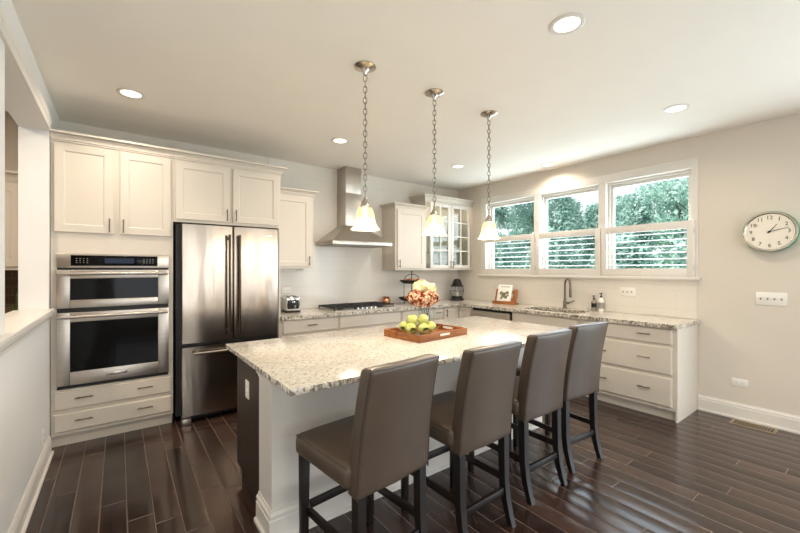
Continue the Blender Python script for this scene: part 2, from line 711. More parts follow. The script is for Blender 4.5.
def add_text(mb, txt, size, mat4, align='CENTER'):
    me = text_mesh(txt, size, align)
    me.transform(mat4)
    mb.bm.from_mesh(me)
    bpy.data.meshes.remove(me)


FACE_Y = Matrix.Rotation(PI / 2, 4, 'X')     # text facing local -y

H = 2.79
# ================================================================== SETTING
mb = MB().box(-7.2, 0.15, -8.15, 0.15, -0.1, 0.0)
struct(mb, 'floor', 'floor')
mb = MB().box(-7.2, 0.15, -8.15, 0.15, H, H + 0.1)
struct(mb, 'ceiling', 'ceiling')
mb = MB().box(-5.339, 0.0, 0.0, 0.15, 0.0, H)
struct(mb, 'wall_back', 'wall')
# window wall with the window opening and the patio door opening (out of view, added for light)
WY0, WY1, WZ0, WZ1 = -0.64, -3.335, 1.345, 2.475
DY0, DY1 = -4.40, -7.70
mb = MB()
mb.box(0, 0.15, 0.15, WY0, 0, H)
mb.box(0, 0.15, WY0, WY1, 0, WZ0)
mb.box(0, 0.15, WY0, WY1, WZ1, H)
mb.box(0, 0.15, WY1, DY0, 0, H)
mb.box(0, 0.15, DY0, DY1, 2.12, H)
mb.box(0, 0.15, DY1, -8.15, 0, H)
struct(mb, 'wall_right', 'wall')
# left wall: knee wall, posts and header round the pass-through
XL0, XL1 = -5.34, -5.172
OY0, OY1 = -0.66, -2.05
mb = MB()
mb.box(XL0, XL1, 0.15, OY0, 0, H)
mb.box(XL0, XL1, OY0, OY1, 0, 1.09)
mb.box(XL0, XL1, OY0, OY1, 2.5, H)
mb.box(XL0, XL1, OY1, -8.15, 0, H)
struct(mb, 'wall_left', 'white_wall')
mb = MB()
xs = [-5.172, -4.9, -3.6, -3.1, -2.15, -2.05, -1.55, -1.3, -0.2, 0.0]
for i in range(len(xs) - 1):
    if i in (1, 3, 5, 7):
        mb.box(xs[i], xs[i + 1], -8.0, -8.15, 0, 0.3)
        mb.box(xs[i], xs[i + 1], -8.0, -8.15, 2.55, H)
    else:
        mb.box(xs[i], xs[i + 1], -8.0, -8.15, 0, H)
struct(mb, 'wall_rear', 'wall')
n = 4  # unseen rear windows, added for light and streaks on the fridge
for i in (1, 3, 5, 7):
    a, b = xs[i], xs[i + 1]
    mb = MB()
    for q in (a, b - 0.05):
        mb.box(q, q + 0.05, -8.01, -8.1, 0.3, 2.55)
    mb.box(a + .05, b - .05, -8.01, -8.1, 0.3, 0.36)
    mb.box(a + .05, b - .05, -8.01, -8.1, 2.49, 2.55)
    fr = struct(mb, 'window_%d' % n, 'trim')
    MB().box(a + .05, b - .05, -8.05, -8.056, 0.36, 2.49).build('glass_pane', 'pane', fr)
    n += 1
mb = MB()
for q0, q1 in ((DY0, DY0 - .06), (-6.02, -6.08), (DY1 + .06, DY1)):
    mb.box(0.03, 0.12, q0, q1, 0, 2.12)
mb.box(0.03, 0.12, DY0 - .06, -6.02, 2.04, 2.12)
mb.box(0.03, 0.12, -6.08, DY1 + .06, 2.04, 2.12)
mb.box(0.03, 0.12, DY0 - .06, -6.02, 0, 0.08)
mb.box(0.03, 0.12, -6.08, DY1 + .06, 0, 0.08)
dr = struct(mb, 'door_1', 'trim')  # unseen patio door, added to light the room
MB().box(0.07, 0.076, DY0 - .06, -6.02, 0.08, 2.04).box(0.07, 0.076, -6.08, DY1 + .06, 0.08, 2.04).build('glass_pane', 'pane', dr)
# pantry beyond the pass-through
mb = MB().box(-7.2, XL0 - .001, 0.0, 0.15, 0, H)
struct(mb, 'wall_pantry_back', 'wall')
mb = MB().box(-7.35, -7.2, -8.15, 0.15, 0, H)
struct(mb, 'wall_pantry_left', 'wall')
mb = MB().box(-7.2, XL0, -8.0, -8.15, 0, H)
struct(mb, 'wall_pantry_rear', 'wall')

# baseboards


def baseboard_profile(hh=0.145, t=0.016):
    return [(0, 0), (-t, 0), (-t, hh * .72), (-t * .8, hh * .78), (-t * .8, hh * .86), (-t * .35, hh * .95), (-t * .3, hh), (0, hh)]


mb = MB()
mb.prism([(x - 0.0005, z) for x, z in baseboard_profile(0.15, 0.018)], 'Y', -3.392, DY0 + .08)
mb.prism([(x - 0.0005, z) for x, z in baseboard_profile(0.02, 0.032)], 'Y', -3.392, DY0 + .08)
struct(mb, 'baseboard_right', 'trim')
mb = MB()
mb.prism([(XL1 - x + 0.0005, z) for x, z in baseboard_profile(0.14, 0.016)], 'Y', -0.665, -7.99)
mb.prism([(XL1 - x + 0.0005, z) for x, z in baseboard_profile(0.02, 0.03)], 'Y', -0.665, -7.99)
struct(mb, 'baseboard_left', 'trim')
# pass-through ledge, header casing
mb = MB()
mb.box(XL0 - .03, XL1 + .035, OY0 - .002, OY1 + .001, 1.092, 1.122, 0.006)
mb.box(XL1 + .001, XL1 + .035, OY1, -2.6, 1.092, 1.122, 0.006)
mb.prism([(XL1 + .001, 1.091), (XL1 + .026, 1.091), (XL1 + .022, 1.07), (XL1 + .008, 1.05), (XL1 + .006, 1.03), (XL1 + .001, 1.03)], 'Y', -0.665, -2.6)
struct(mb, 'trim_1', 'trim')
mb = MB()
mb.prism([(XL1 + .0005, 2.50), (XL1 + .014, 2.50), (XL1 + .016, 2.545), (XL1 + .022, 2.552), (XL1 + .026, 2.585), (XL1 + .0005, 2.585)], 'Y', -0.70, -3.4)
struct(mb, 'trim_2', 'trim')

# tiled backsplashes
mb = MB()
mb.box(-3.34, -0.009, -0.001, -0.008, 0.916, 1.415)
mb.box(-2.838, -1.606, -0.001, -0.008, 1.415, 2.378)
mb.box(-3.282, -1.102, -0.001, -0.008, 2.378, H - .001)
struct(mb, 'trim_3', 'tile')
mb = MB().box(-0.001, -0.008, -0.009, -3.38, 0.916, 1.296)
struct(mb, 'trim_4', 'tile_side')

# kitchen window: casing, three framed lights, sill
cas = MB()
cas.box(-0.001, -0.020, -0.535, WY0, 1.345, 2.57, 0.003)
cas.box(-0.001, -0.020, WY1, -3.392, 1.345, 2.57, 0.003)
cas.box(-0.001, -0.020, WY0, WY1, WZ1, 2.57, 0.003)
for y in (-1.547, -2.444):
    cas.box(-0.016, 0.12, y + 0.042, y - 0.042, WZ0 + .001, WZ1 - .001, 0.003)
struct(cas, 'trim_5', 'trim')
sill = MB()
sill.box(-0.055, -0.001, -0.495, -3.415, 1.318, 1.344, 0.005)
sill.prism([(-0.001, 1.317), (-0.038, 1.317), (-0.030, 1.305), (-0.014, 1.296), (-0.012, 1.285), (-0.001, 1.285)], 'Y', -0.505, -3.405)
struct(sill, 'trim_6', 'trim')
bays = [(-0.642, -1.504), (-1.590, -2.401), (-2.487, -3.333)]
for i, (a, b) in enumerate(bays):
    mb = MB()
    f = 0.05
    x0, x1 = 0.085, 0.125
    mb.box(x0, x1, a, a - f, WZ0 + .002, WZ1 - .002, 0.004)
    mb.box(x0, x1, b + f, b, WZ0 + .002, WZ1 - .002, 0.004)
    mb.box(x0, x1, a - f, b + f, WZ0 + .002, WZ0 + .06, 0.004)
    mb.box(x0, x1, a - f, b + f, WZ1 - .06, WZ1 - .002, 0.004)
    # inner stop
    mb.box(0.05, x0, a, a - .018, WZ0 + .002, WZ1 - .002)
    mb.box(0.05, x0, b + .018, b, WZ0 + .002, WZ1 - .002)
    mb.box(0.05, x0, a - .018, b + .018, WZ1 - .022, WZ1 - .002)
    fr = struct(mb, 'window_%d' % (i + 1), 'trim')
    MB().box(0.102, 0.107, a - f, b + f, WZ0 + .06, WZ1 - .06).build('glass_pane', 'pane', fr)

# cafe shutters in front of the lower half of each light
pan = [(-.592, -1.538), (-1.546, -2.440), (-2.448, -3.372)]
for i, (a, b) in enumerate(pan):
    t = thing('cafe_shutter', ('left', 'middle', 'right')[i] + ' white louvered cafe shutter of the three on the lower half of the window', 'shutter', (-.0225, a, 1.346), -90, 'cafe shutters')
    wd = a - b
    hh = .585
    s0, s1, r0, r1 = .062, .066, .090, .082
    m = MB()
    y0, y1 = 0, -.028
    m.box(0, s0, y0, y1, 0, hh, .002)
    m.box(wd - s1, wd, y0, y1, 0, hh, .002)
    m.box(s0, wd - s1, y0, y1, 0, r0, .002)
    m.box(s0, wd - s1, y0, y1, hh - r1, hh, .002)
    m.build('frame', 'trim', t)
    nl = 6
    for k in range(nl):
        z = r0 + .036 + (hh - r0 - r1 - .072) * k / (nl - 1)
        m = MB()
        m.prism([(-.030, -.0005), (-.015, -.0042), (.015, -.0042), (.030, -.0005), (.030, .0005), (.015, .0042), (-.015, .0042), (-.030, .0005)], 'X', s0 + .001, wd - s1 - .001)
        m.bm.transform(Matrix.Translation((0, -.014, z)) @ Matrix.Rotation(R(5), 4, 'X'))
        m.build('louver', 'trim', t)
    for z in (.10, hh - .10):
        m = MB().tube([(wd - .001 if i == 2 else .001, -.0285, z - .03), (wd - .001 if i == 2 else .001, -.0285, z + .03)], .004, 6)
        m.build('hinge', 'nickel', t)

# ================================================================== OUTSIDE
lawn = MB().box(0.16, 40, -25, 30, -0.7, -0.6)
tag(lawn.build('lawn', 'grass'), 'pale green lawn outside the kitchen window', 'lawn')
bpy.data.objects['lawn']['kind'] = 'structure'


def leaf_mesh(centres, size, seed, aspect=0.6):
    rng = np.random.default_rng(seed)
    n = len(centres)
    a = rng.normal(size=(n, 3)); a /= np.linalg.norm(a, axis=1)[:, None]
    b = rng.normal(size=(n, 3)); b -= a * (a * b).sum(1)[:, None]; b /= np.linalg.norm(b, axis=1)[:, None]
    s = size * rng.uniform(0.6, 1.3, size=(n, 1))
    a = a * s; b = b * s * aspect
    v = np.stack([centres - a, centres - b, centres + a, centres + b], 1).reshape(-1, 3)
    f = np.arange(n * 4).reshape(-1, 4)
    return v, f


def tree(label, x, y, h, r, kind, seed, nleaf, leaf):
    rng = np.random.default_rng(seed)
    t = thing('tree', label, 'tree', (x, y, -0.6), 0, 'trees outside the window')
    tr = MB()
    top = h * (0.3 if kind == 'cone' else 0.55)
    tr.tube([(0, 0, 0), (0.02, 0.03, top * .5), (0, 0, top)], [0.10, 0.08, 0.03], 8)
    pts = []
    if kind == 'cone':
        nb = 60
        for k in range(nb):
            q = rng.uniform(0.02, 1.0)
            a = rng.uniform(0, 2 * PI)
            rr = r * (1 - q ** 2.2) ** 0.6 * rng.uniform(0.55, 0.9)
            c = np.array([rr * math.cos(a), rr * math.sin(a), 0.15 + q * (h - .2)])
            m = nleaf // nb
            sp = 0.17 * r
            pts.append(c + np.clip(rng.normal(size=(m, 3)), -1.6, 1.6) * np.array([sp, sp, sp * 1.3]))
    else:
        nb = 26
        for k in range(nb):
            d = rng.normal(size=3); d /= np.linalg.norm(d)
            c = d * np.array([r, r, h * .34]) * rng.uniform(0.45, 1.0) + np.array([0, 0, h * .62])
            tr.tube([(0, 0, top * rng.uniform(.5, 1)), tuple(c * np.array([.4, .4, .78]) + np.array([0, 0, -.15])), tuple(c * .84)], [0.018, 0.010, 0.004], 5)
            m = nleaf // nb
            pts.append(c * .82 + np.clip(rng.normal(size=(m, 3)), -1.5, 1.5) * np.array([.20, .20, .12]) * r)
    tr.build('trunk', 'bark', t)
    v, f = leaf_mesh(np.concatenate(pts), leaf, seed + 1)
    v[:, 2] = np.maximum(v[:, 2], 0.02)
    me = bpy.data.meshes.new('crown')
    me.from_pydata(v.tolist(), [], f.tolist())
    me.materials.append(M['tree_a' if kind == 'cone' else 'tree_b'])
    o = bpy.data.objects.new('crown', me)
    COL.objects.link(o)
    o.parent = t


tree('tall dense evergreen at the far left of the left window light', 6.8, 5.0, 7.6, 1.0, 'cone', 1, 12000, 0.06)
tree('tall dense evergreen filling the right half of the left window light', 9.4, 4.9, 8.6, 1.0, 'cone', 2, 13000, 0.06)
tree('dense evergreen behind the left half of the middle window light', 6.8, 2.15, 5.2, 0.82, 'cone', 3, 12000, 0.055)
tree('low evergreen behind the right half of the middle window light', 8.8, 1.80, 4.17, 0.75, 'cone', 4, 10000, 0.055)
tree('small pointed evergreen at the left of the right window light', 6.8, -0.25, 4.1, 0.60, 'cone', 5, 9000, 0.055)
tree('airy leafy tree spreading across the right window light', 9.4, -0.75, 7.0, 1.9, 'round', 8, 8000, 0.062)
tree('shrub low behind the left shutter', 4.2, 2.55, 2.9, 0.8, 'cone', 9, 9000, 0.055)
tree('shrub low behind the middle shutter', 4.2, 0.85, 2.9, 0.8, 'cone', 10, 9000, 0.055)
tree('shrub low behind the left half of the right shutter', 4.2, -0.85, 2.9, 0.8, 'cone', 11, 9000, 0.055)
tree('shrub low behind the right end of the right shutter', 4.2, -2.45, 2.9, 0.75, 'cone', 12, 9000, 0.055)
for i_, y_ in enumerate((7.6, 5.0, 2.6, 0.2)):
    tree(('leftmost', 'second', 'third', 'rightmost')[i_] + ' rounded tree from the left in the farthest row beyond the shrubs', 13.0, y_, 4.9 + .2 * (i_ % 2), 1.15, 'cone', 20 + i_, 9000, 0.075)

# ================================================================== CABINET BUILDERS (local: x right, back at y=0, front -y)


def shaker(mb, x0, x1, z0, z1, yb, yf, rail=0.058, rec=0.008):
    """door slab from yb (back) to yf (front, smaller) with a recessed centre panel"""
    b = bmesh.new()

    def ring(ix, y):
        return [b.verts.new(p) for p in ((x0 + ix, y, z0 + ix), (x1 - ix, y, z0 + ix), (x1 - ix, y, z1 - ix), (x0 + ix, y, z1 - ix))]
    e = 0.002
    rs = [ring(0, yb), ring(0, yf + e), ring(e, yf), ring(rail, yf), ring(rail + .004, yf + .003), ring(rail + .008, yf + rec)]
    b.faces.new(rs[0])
    for A, B in zip(rs[:-1], rs[1:]):
        for i in range(4):
            j = (i + 1) % 4
            b.faces.new((A[i], B[i], B[j], A[j]))
    b.faces.new(rs[-1][::-1])
    bmesh.ops.recalc_face_normals(b, faces=b.faces)
    mb._merge(b)


def slab(mb, x0, x1, z0, z1, yb, yf):
    """slab drawer front with an eased, stepped edge"""
    b = bmesh.new()

    def ring(ix, y):
        return [b.verts.new(p) for p in ((x0 + ix, y, z0 + ix), (x1 - ix, y, z0 + ix), (x1 - ix, y, z1 - ix), (x0 + ix, y, z1 - ix))]
    rs = [ring(0, yb), ring(0, yf + .006), ring(.004, yf + .004), ring(.008, yf)]
    b.faces.new(rs[0])
    for A, B in zip(rs[:-1], rs[1:]):
        for i in range(4):
            j = (i + 1) % 4
            b.faces.new((A[i], B[i], B[j], A[j]))
    b.faces.new(rs[-1][::-1])
    bmesh.ops.recalc_face_normals(b, faces=b.faces)
    mb._merge(b)


def pull(parent, x, z, y, vertical, L=0.115, mat='pull'):
    m = MB()
    so = 0.028
    if vertical:
        m.tube([(x, y - so, z - L / 2), (x, y - so, z + L / 2)], 0.0055, 8)
        for q in (-.038, .038):
            m.tube([(x, y + .001, z + q), (x, y - so, z + q)], 0.0045, 8)
    else:
        m.tube([(x - L / 2, y - so, z), (x + L / 2, y - so, z)], 0.0055, 8)
        for q in (-.038, .038):
            m.tube([(x + q, y + .001, z), (x + q, y - so, z)], 0.0045, 8)
    return m.build('handle', mat, parent)


def door(parent, x0, x1, z0, z1, yface, hx=None, hz=None):
    m = MB()
    shaker(m, x0, x1, z0, z1, yface - .0005, yface - .02)
    d = m.build('door', 'cab', parent, ang=.2)
    if hx is not None:
        pull(d, hx, hz, yface - .02, True)
    return d


def drawer(parent, x0, x1, z0, z1, yface, handles=()):
    m = MB()
    slab(m, x0, x1, z0, z1, yface - .0005, yface - .02)
    d = m.build('drawer', 'cab', parent, ang=.2)
    for hx in handles:
        pull(d, hx, (z0 + z1) / 2 + .012, yface - .02, False)
    return d


def crown(parent, x0, x1, y, z0, z1, left=False, right=False, out=0.055, name='crown_moulding'):
    """crown strip in front of face y, with mitred returns"""
    m = MB()
    hh = z1 - z0
    prof = [(0, 0), (.010, 0), (.010, hh * .16), (.018, hh * .18), (.018, hh * .24), (.014, hh * .30), (.020, hh * .46), (out * .60, hh * .62), (out * .62, hh * .66), (out * .52, hh * .69), (out * .52, hh * .73), (out * .95, hh * .76), (out, hh * .80), (out, hh), (0, hh)]
    b = bmesh.new()
    secs = []
    if left:
        secs.append([(x0 - d, -0.003, z0 + q) for d, q in prof])
    secs.append([(x0 - (d if left else 0), y - d, z0 + q) for d, q in prof])
    secs.append([(x1 + (d if right else 0), y - d, z0 + q) for d, q in prof])
    if right:
        secs.append([(x1 + d, -0.003, z0 + q) for d, q in prof])
    V = [[b.verts.new(p) for p in s] for s in secs]
    k = len(prof)
    for A, B in zip(V[:-1], V[1:]):
        for i in range(k):
            j = (i + 1) % k
            b.faces.new((A[i], A[j], B[j], B[i]))
    b.faces.new(V[0])
    b.faces.new(V[-1][::-1])
    bmesh.ops.recalc_face_normals(b, faces=b.faces)
    m._merge(b)
    return m.build(name, 'cab', parent, ang=.15)


# ================================================================== TALL OVEN CABINET AND OVEN
XT0, XT1 = -5.168, -4.339
t = thing('oven_cabinet', 'tall cream cabinet housing the double wall oven, with two upper doors and two bottom drawers', 'cabinet', (XT0, -0.001, 0))
Wt = XT1 - XT0
yf = -0.60
m = MB()
m.box(0, 0.035, 0, yf, 0.1, 2.45)                  # left stile/side
m.box(Wt - .036, Wt, 0, yf, 0.1, 2.45)             # right
m.box(.035, Wt - .036, 0, yf, 1.556, 2.45)         # upper box
m.box(.035, Wt - .036, 0, yf, 0.1, 0.462)          # lower box
m.box(.035, Wt - .036, 0, -0.02, 0.462, 1.556)
m.build('body', 'cab', t)
MB().box(0.0, Wt - .002, 0, yf + .05, 0.0, 0.1).build('toe_kick', 'cab', t)
door(t, .020, .392, 1.728, 2.436, yf, .368, 1.795)
door(t, .438, .810, 1.728, 2.436, yf, .462, 1.795)
drawer(t, .018, .812, 0.305, 0.450, yf, (.205, .615))
drawer(t, .018, .812, 0.128, 0.272, yf, (.205, .615))
crown(t, 0, Wt, yf, 2.45, 2.525)
for q in (.395, .437):
    pass

ov = thing('wall_oven', 'stainless steel combination wall oven with two black glass doors, built into the tall cabinet', 'oven', (XT0 + .036, -0.02, 0.468))
Wo = .757
oy = -.60
m = MB().box(0.001, Wo - .001, -.02, oy + .022, 0.001, 1.085)
m.build('housing', 'black', ov)
cp = MB().box(0, Wo, oy + .0215, oy, .972, 1.087, 0.003)
cp = cp.build('control_panel', 'steel', ov)
MB().box(.085, Wo - .085, oy - .0005, oy - .004, .988, 1.074, 0.001).build('control_glass', 'black_glass', cp)
MB().box(.30, .50, oy - .0045, oy - .0055, 1.010, 1.052).build('display', 'display', cp)
for gx in (.15, .60):
    bt = MB()
    for i in range(4):
        for j in range(3):
            bt.box(gx + i * .022 - .033, gx + i * .022 - .025, oy - .0045, oy - .0055, 1.012 + j * .016, 1.017 + j * .016)
    bt.build('keypad', 'slot', cp)


def oven_door(z0, z1, gz0, gz1, hz):
    fr = MB()
    gx0, gx1 = .082, Wo - .082
    y0, y1 = oy + .021, oy - .018
    fr.box(0, gx0, y0, y1, z0, z1, .003)
    fr.box(gx1, Wo, y0, y1, z0, z1, .003)
    fr.box(gx0, gx1, y0, y1, z0, gz0, .003)
    fr.box(gx0, gx1, y0, y1, gz1, z1, .003)
    d = fr.build('door', 'steel', ov)
    MB().box(gx0, gx1, y0, y1 + .004, gz0, gz1).build('door_glass', 'black_glass', d)
    h = MB()
    h.tube([(.012, y1 - .045, hz), (Wo - .012, y1 - .045, hz)], .013, 14)
    for hx in (.045, Wo - .045):
        h.box(hx - .012, hx + .012, y1 + .001, y1 - .042, hz - .011, hz + .011, .004)
    h.build('handle', 'steel', d)
    return d


oven_door(.648, .955, .712, .885, .925)
d2 = oven_door(.030, .612, .135, .535, .580)
m = MB().box(.31, .45, oy - .0185, oy - .021, .072, .098, .002)
bd = m.build('badge', 'nickel', d2)

# ================================================================== FRIDGE CABINET AND FRIDGE
t = thing('fridge_cabinet', 'cream two-door cabinet above the refrigerator, joined to the oven cabinet', 'cabinet', (-4.337, -0.001, 0))
m = MB()
Wf = 0.997
m.box(0, Wf, 0, yf, 1.868, 2.45)
m.box(Wf - .02, Wf, 0, yf, 0.0, 1.868)
m.build('body', 'cab', t)
door(t, .018, .482, 1.895, 2.430, yf, .455, 1.962)
door(t, .512, .975, 1.895, 2.430, yf, .538, 1.962)
crown(t, 0, Wf, yf, 2.45, 2.525, right=True)

fr = thing('refrigerator', 'stainless steel french door refrigerator with bottom freezer drawer', 'refrigerator', (-4.325, -0.03, 0))
x0, x1 = 0.0, 0.935
m = MB().box(x0 + .005, x1 - .005, 0, -.60, .07, 1.845)
m.build('body', 'black', fr)
MB().box(x0 + .045, x1 - .02, -.55, -.598, .015, .065).build('grille', 'black', fr)
for fx in (.046, .84):
    MB().box(fx, fx + .075, -.56, -.68, 0.0, .055, .006).build('foot', 'steel', fr)
yd0, yd1 = -.605, -.675


def fdoor(name, a, b, z0, z1):
    # gently bowed front
    n = 14
    poly = [(a, yd0), (a, yd1 + .008), (a + .006, yd1)]
    for i in range(1, n):
        u = i / n
        poly.append((a + .006 + (b - a - .012) * u, yd1 - .012 * math.sin(PI * u)))
    poly += [(b - .006, yd1), (b, yd1 + .008), (b, yd0)]
    return MB().prism(poly, 'Z', z0, z1).build(name, 'fridge', fr)


dl = fdoor('left_door', .045, .480, .745, 1.842)
dr_ = fdoor('right_door', .489, .925, .745, 1.842)
fz = fdoor('freezer_drawer', .045, .925, .072, .708)
for d, hx in ((dl, .440), (dr_, .530)):
    h = MB()
    h.tube([(hx, yd1 - .055, .80), (hx, yd1 - .060, 1.0), (hx, yd1 - .060, 1.56), (hx, yd1 - .055, 1.76)], .013, 12)
    for z in (.835, 1.725):
        h.box(hx - .010, hx + .010, yd1 + .001, yd1 - .052, z - .014, z + .014, .003)
    h.build('handle', 'dark_reflect', d)
h = MB()
h.tube([(.13, yd1 - .058, .655), (.84, yd1 - .058, .655)], .013, 12)
for hx in (.17, .80):
    h.box(hx - .014, hx + .014, yd1 + .001, yd1 - .05, .645, .665, .003)
h.build('handle', 'nickel', fz)
MB().box(.79, .86, yd1 - .0085, yd1 - .0115, 1.765, 1.785, .001).build('badge', 'nickel', dr_)

# ================================================================== UPPER CABINETS
yu = -.33


def upper(name, label, x0, x1, z0, z1, zc, doors, left=False, right=False):
    t = thing(name, label, 'cabinet', (x0, -0.001, 0))
    w_ = x1 - x0
    MB().box(0, w_, 0, yu, z0, z1).build('body', 'cab', t)
    for (a, b, hx) in doors:
        door(t, a, b, z0 + .028, z1 - .025, yu, hx, z0 + .095)
    crown(t, 0, w_, yu, z1, zc, left, right)
    return t


upper('wall_cabinet', 'cream single-door wall cabinet left of the steel range hood, beside the refrigerator', -3.336, -2.843, 1.432, 2.31, 2.372, [(.02, .455, .43)], right=True)
upper('wall_cabinet', 'cream single-door wall cabinet right of the steel range hood, beside the glass cabinet', -1.602, -1.042, 1.412, 2.31, 2.372, [(.028, .535, .055)], left=True)
ul = thing('under_cabinet_light', 'small white light bar under the wall cabinet beside the refrigerator', 'light', (-3.32, -0.10, 1.405))
MB().box(0, .30, 0, -.12, 0, .026, .004).build('housing', 'trim', ul)
MB().box(.015, .285, -.012, -.108, -.004, -.0005).build('diffuser', 'plate', ul)

gc = thing('glass_cabinet', 'taller white wall cabinet with two glazed grid doors in the corner', 'cabinet', (-1.040, -0.001, 0))
m = MB()
gw, z0, z1 = 1.038, 1.412, 2.475
m.box(0, .02, 0, yu, z0, z1)
m.box(gw - .02, gw, 0, yu, z0, z1)
m.box(.02, gw - .02, 0, yu, z0, z0 + .03)
m.box(.02, gw - .02, 0, yu, z1 - .03, z1)
m.box(.02, gw - .02, 0, -.012, z0 + .03, z1 - .03)
m.box(.50, .54, yu + .02, yu, z0 + .03, z1 - .03)
m.build('body', 'cab', gc)
for z in (1.685, 1.945, 2.205):
    MB().box(.021, gw - .021, -.013, yu + .03, z, z + .008).build('shelf', 'shelf_glass', gc)
for a, b, hx in ((.088, .515, .495), (.530, .965, .550)):
    zz0, zz1 = z0 + .028, z1 - .022
    y0, y1 = yu - .0005, yu - .02
    st = .052
    m = MB()
    m.box(a, a + st, y0, y1, zz0, zz1, .002)
    m.box(b - st, b, y0, y1, zz0, zz1, .002)
    m.box(a + st, b - st, y0, y1, zz0, zz0 + st, .002)
    m.box(a + st, b - st, y0, y1, zz1 - st, zz1, .002)
    mid = (a + b) / 2
    iz0, iz1 = zz0 + st, zz1 - st
    m.box(mid - .010, mid + .010, y0 - .004, y1, iz0, iz1)
    for k in (1, 2, 3):
        zc = iz0 + (iz1 - iz0) * k / 4
        m.box(a + st, mid - .010, y0 - .004, y1, zc - .010, zc + .010)
        m.box(mid + .010, b - st, y0 - .004, y1, zc - .010, zc + .010)
    d = m.build('door', 'trim', gc)
    MB().box(a + st - .003, b - st + .003, y0 - .0005, y0 - .0035, iz0 - .003, iz1 + .003).build('glass_pane', 'cab_pane', d)
    pull(d, hx, z0 + .09, y1, True)
crown(gc, 0, gw - .001, yu, z1, 2.562, left=True)

for _x in (-.78, -.28):  # lamps without fixtures, added to brighten the inside of the glass cabinet
    d = bpy.data.lights.new('cabinet_fill', 'POINT')
    d.energy = .9
    d.color = WARM
    d.shadow_soft_size = .03
    o = bpy.data.objects.new('cabinet_fill', d)
    COL.objects.link(o)
    o.location = (_x, -.27, 2.42)
# dishes in the glass cabinet
SH = [1.4425, 1.694, 1.954, 2.214]


def plate_stack(x, z, n, r, mat, label, grp):
    for k in range(n):
        zb = z + k * .012
        o = MB().lathe([(0, .002), (r * .55, 0), (r * .6, .002), (r, .012), (r, .015), (r * .6, .006), (0, .006)], 22).build('plate', mat)
        o.location = (-1.04 + x, -.17, zb + .001)
        tag(o, label, 'plate', grp)


def bowl(x, z, r, hh, mat, label, grp='dishes in the glass cabinet'):
    o = MB().lathe([(0, 0), (r * .45, 0), (r * .5, .006), (r * .85, hh * .55), (r, hh), (r * .96, hh), (r * .8, hh * .55), (r * .4, .012), (0, .010)], 22).build('bowl', mat)
    o.location = (-1.04 + x, -.17, z + .001)
    tag(o, label, 'bowl', grp)


def mug(x, z, r, hh, mat, label, y=-.17):
    t = thing('mug', label, 'mug', (-1.04 + x, y, z + .001), 20, 'dishes in the glass cabinet')
    MB().lathe([(0, 0), (r * .9, 0), (r, .01), (r, hh), (r * .92, hh), (r * .9, .01), (0, .008)], 20).build('cup', mat, t)
    MB().tube([(r - .002, 0, hh * .8), (r + .024, 0, hh * .75), (r + .03, 0, hh * .5), (r + .022, 0, hh * .25), (r - .002, 0, hh * .2)], .005, 6).build('handle', mat, t)


plate_stack(.20, SH[0], 6, .085, 'porcelain', 'white plate in the stack on the bottom shelf behind the left glazed door', 'plates on the bottom shelf')
mug(.385, SH[0], .036, .085, 'blue_glaze', 'blue mug on the bottom shelf at the right of the left glazed door')
bowl(.67, SH[0], .075, .062, 'blue_glaze', 'blue bowl on the bottom shelf behind the right glazed door')
bowl(.85, SH[0], .08, .075, 'porcelain', 'white bowl on the bottom shelf at the right end of the glass cabinet')
bowl(.21, SH[1], .09, .07, 'porcelain', 'white bowl on the second shelf behind the left glazed door')
mug(.40, SH[1], .038, .09, 'porcelain', 'white mug on the second shelf behind the left glazed door')
mug(.66, SH[1], .042, .10, 'blue_glaze', 'blue mug on the second shelf behind the right glazed door')
bowl(.83, SH[1], .075, .09, 'porcelain', 'deep white bowl on the second shelf behind the right glazed door')
plate_stack(.68, SH[2], 7, .09, 'porcelain', 'white plate in the stack on the third shelf behind the right glazed door', 'plates on the third shelf')
bowl(.22, SH[2], .08, .10, 'porcelain', 'white bowl on the third shelf behind the left glazed door')
bowl(.40, SH[2], .055, .06, 'porcelain', 'smallest white bowl on the third shelf, right of the larger one')

# ================================================================== HOOD
hd = thing('range_hood', 'stainless steel chimney range hood above the gas cooktop', 'range hood', (-2.22, -0.009, 1.738))
hw, hdp = .445, -.49
m = MB()
m.box(-hw, hw, 0, hdp, 0, .045, .002)
m.hexa([(-hw, hdp, .0455), (hw, hdp, .0455), (hw, 0, .0455), (-hw, 0, .0455)], [(-.135, -.245, .265), (.105, -.245, .265), (.105, 0, .265), (-.135, 0, .265)])
m.build('canopy', 'steel', hd)
MB().box(-.135, .105, 0, -.245, .266, .70, .001).build('lower_chimney', 'steel', hd)
MB().box(-.130, .100, 0, -.240, .701, H - 1.738 - .002, .001).build('upper_chimney', 'steel', hd)
m = MB()
for k in range(5):
    m.box(.02 + k * .03, .042 + k * .03, hdp - .0005, hdp - .004, .014, .030, .001)
m.build('control_buttons', 'chrome', hd)
for k in (-.30, .34):
    MB().lathe([(0, 0), (.012, 0), (.012, .008), (0, .010)], 12, (k, hdp - .0005, .024), 'Y').build('lamp_knob', 'chrome', hd)
m = MB()
for k in range(2):
    m.box(-.42 + k * .43, -.01 + k * .43, -.05, -.44, -.006, -.0005)
m.build('grease_filter', 'pull', hd)

# ================================================================== BASE CABINETS
zb0, zb1 = .1, .873


def base(name, label, loc, rz, w_, build):
    t = thing(name, label, 'cabinet', loc, rz)
    MB().box(0, w_, 0, -.60, zb0, zb1).build('body', 'cab', t)
    MB().box(0.0, w_, 0, -.545, 0, zb0 - .0005).build('toe_kick', 'cab', t)
    build(t)
    return t


YB = -.009


def bA(t):
    drawer(t, .02, .680, .717, .860, -.60, (.35,))
    door(t, .02, .342, .128, .688, -.60, .315, .62)
    door(t, .358, .680, .128, .688, -.60, .385, .62)


